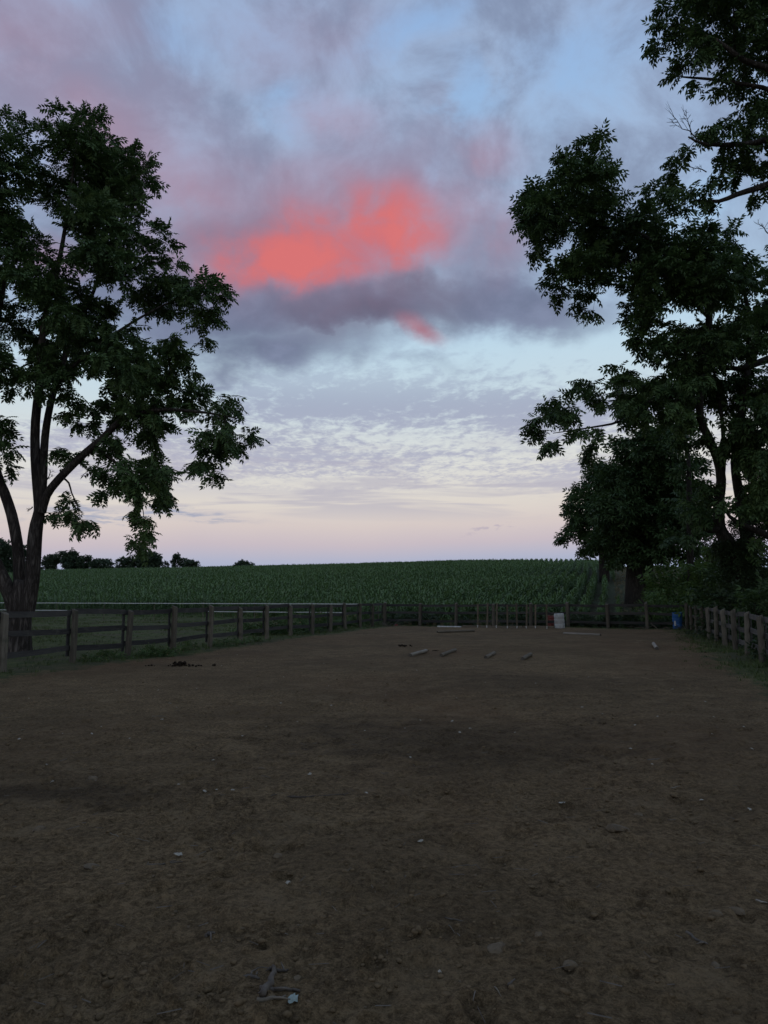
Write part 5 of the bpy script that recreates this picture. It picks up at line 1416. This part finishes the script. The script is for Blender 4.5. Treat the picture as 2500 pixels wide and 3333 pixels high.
for i, (lb, px, py, w) in enumerate(leafs):
    p = on_ground(px, py); o = link_mesh('fallen_leaf', maple_leaf(i, w), M['dead_leaf'], None, rest(p, .012)); o.rotation_euler = (random.uniform(-.3, .3), random.uniform(-.3, .3), random.uniform(0, 6)); tag(o, lb, 'leaf')
p = on_ground(953, 3318); o = link_mesh('fallen_leaf', maple_leaf(40, .026), M['dead_leaf_blue'], None, rest(p, .016)); o.rotation_euler = (.3, -.2, .5); tag(o, 'pale bluish lobed leaf at the bottom edge beside the sticks', 'leaf')
rl = random.Random(12); small = [maple_leaf(60 + k, .020) for k in range(5)]
for m_ in small: m_.materials.append(M['dead_leaf'])
for k in range(70):
    px, py = rl.uniform(20, 2480), 2110 + 520 * rl.random() ** 1.6
    p = on_ground(px, py)
    if arena_in(p[0], p[1]) < .3: continue
    o = bpy.data.objects.new('leaf_scrap', small[k % 5]); COL.objects.link(o); o.location = rest(p, .012); o.rotation_euler = (rl.uniform(-.4, .4), rl.uniform(-.4, .4), rl.uniform(0, 6)); q = rl.uniform(.6, 1.2); o.scale = (q, q, q)
    tag(o, 'tiny bleached leaf scrap speckling the dirt', 'leaf', 'bleached leaf scraps scattered over the dirt')

# ---- stones
def stone(label, px, py, r, flat, seed):
    rr = random.Random(seed); bm = lump(rr, r, flat); me = bpy.data.meshes.new('stone'); bm.to_mesh(me); bm.free()
    p = on_ground(px, py); o = link_mesh('stone', me, M['stone'], None, rest(p, -r * flat * .12)); o.rotation_euler = (rr.uniform(-.2, .2), rr.uniform(-.2, .2), rr.uniform(0, 6)); o.scale = (1.25, .9, 1); tag(o, label, 'stone')
for i, a in enumerate([('flat slab of stone in the right centre foreground', 1612, 3128, .050, .4), ('knobbly stone right of the flat slab', 1857, 3176, .030, .7), ('pale stone in the left middle ground', 128, 2718, .045, .6),
    ('grey stone in the middle left distance', 303, 2545, .05, .5), ('flat pale stone left of centre', 850, 2504, .05, .4), ('small stone in the right middle ground', 2080, 2660, .035, .7), ('flat dark clod in the right middle ground', 2011, 2716, .09, .35),
    ('pale stone at the far right foreground', 2398, 2985, .035, .7), ('stone at the right of the foreground', 2333, 3002, .028, .7), ('small square stone near the centre foreground', 1754, 3098, .022, .8), ('pale flat stone in the left foreground', 296, 2845, .05, .4),
    ('small grey stone low in the right foreground', 2330, 3155, .022, .7), ('round pebble right of the grey root', 965, 3238, .02, .8), ('pale pebble in the upper left foreground', 905, 2808, .03, .6)]):
    stone(*a, seed=i + 5)

# ---- loose crumbs of soil and grit, beyond counting
def crumbs(name, label, n, rmin, rmax, smin, smax, mat, seed, flat=.6, power=1.0):
    rng = np.random.default_rng(seed)
    bm = bmesh.new(); bmesh.ops.create_icosphere(bm, subdivisions=1, radius=1.0); tv = np.array([v.co[:] for v in bm.verts]); tf = np.array([[v.index for v in f.verts] for f in bm.faces]); bm.free()
    d = rmin * (rmax / rmin) ** (rng.random(n) ** power); a = rng.uniform(-.62, .62, n); x, y = d * np.sin(a), d * np.cos(a)
    keep = (arena_in(x, y) > -.2) & (rng.random(n) < .35 + 1.1 * sstep(fbm(x * .9, y * .9, 2, .5, 61), -.2, .35)); x, y = x[keep], y[keep]; n = len(x)
    r = smin * (smax / smin) ** (rng.random(n) ** 2.8)
    J_ = 1 + rng.uniform(-.28, .28, (n, len(tv), 1)); an = rng.uniform(0, 6.28, n); c, s2 = np.cos(an), np.sin(an)
    sx = rng.uniform(.8, 1.5, n)
    v = tv[None] * J_ * r[:, None, None]; v[..., 0] *= sx[:, None]; v[..., 2] *= flat * rng.uniform(.6, 1.3, n)[:, None]
    vx = v[..., 0] * c[:, None] - v[..., 1] * s2[:, None]; vy = v[..., 0] * s2[:, None] + v[..., 1] * c[:, None]
    z = ground_z(x, y)
    V = np.stack([vx + x[:, None], vy + y[:, None], v[..., 2] + (z + r * .15)[:, None]], -1).reshape(-1, 3)
    F = (tf[None] + (np.arange(n) * len(tv))[:, None, None]).reshape(-1, 3)
    o = link_mesh(name, fast_mesh(name, V, F), M[mat]); tag(o, label, 'soil', kind='stuff')
crumbs('soil_crumbs', 'loose crumbs of dry soil over the trodden dirt', 24000, 2.2, 22, .003, .022, 'clod', 501, .55)
crumbs('grit', 'pale grit and small pebbles in the dirt', 2200, 2.2, 30, .003, .014, 'stone', 502, .7)
def litter():
    rng = np.random.default_rng(31); n = 300
    d = 2.3 * (16 / 2.3) ** rng.random(n); a = rng.uniform(-.6, .6, n); x, y = d * np.sin(a), d * np.cos(a); k = arena_in(x, y) > 0; x, y = x[k], y[k]; n = len(x)
    L = rng.uniform(.012, .05, n); t = rng.uniform(0, 6.28, n); w = rng.uniform(.001, .0022, n); z = ground_z(x, y) + .012
    dx, dy = np.cos(t) * L, np.sin(t) * L; px, py = -np.sin(t) * w, np.cos(t) * w; bz = rng.uniform(-.003, .012, n)
    V = np.stack([np.stack([x - dx + px, y - dy + py, z], -1), np.stack([x - dx - px, y - dy - py, z], -1), np.stack([x + dx - px, y + dy - py, z + bz], -1), np.stack([x + dx + px, y + dy + py, z + bz], -1),
                  np.stack([x - dx, y - dy, z + w * 2], -1), np.stack([x + dx, y + dy, z + bz + w * 2], -1)], 1).reshape(-1, 3)
    b = np.arange(n) * 6
    F = np.concatenate([np.stack([b, b + 3, b + 5, b + 4], -1), np.stack([b + 1, b + 4, b + 5, b + 2], -1)])
    o = link_mesh('straw_litter', fast_mesh('straw_litter', V, F), M['stick']); tag(o, 'fine straw and twig litter strewn over the dirt', 'litter', kind='stuff')
litter()
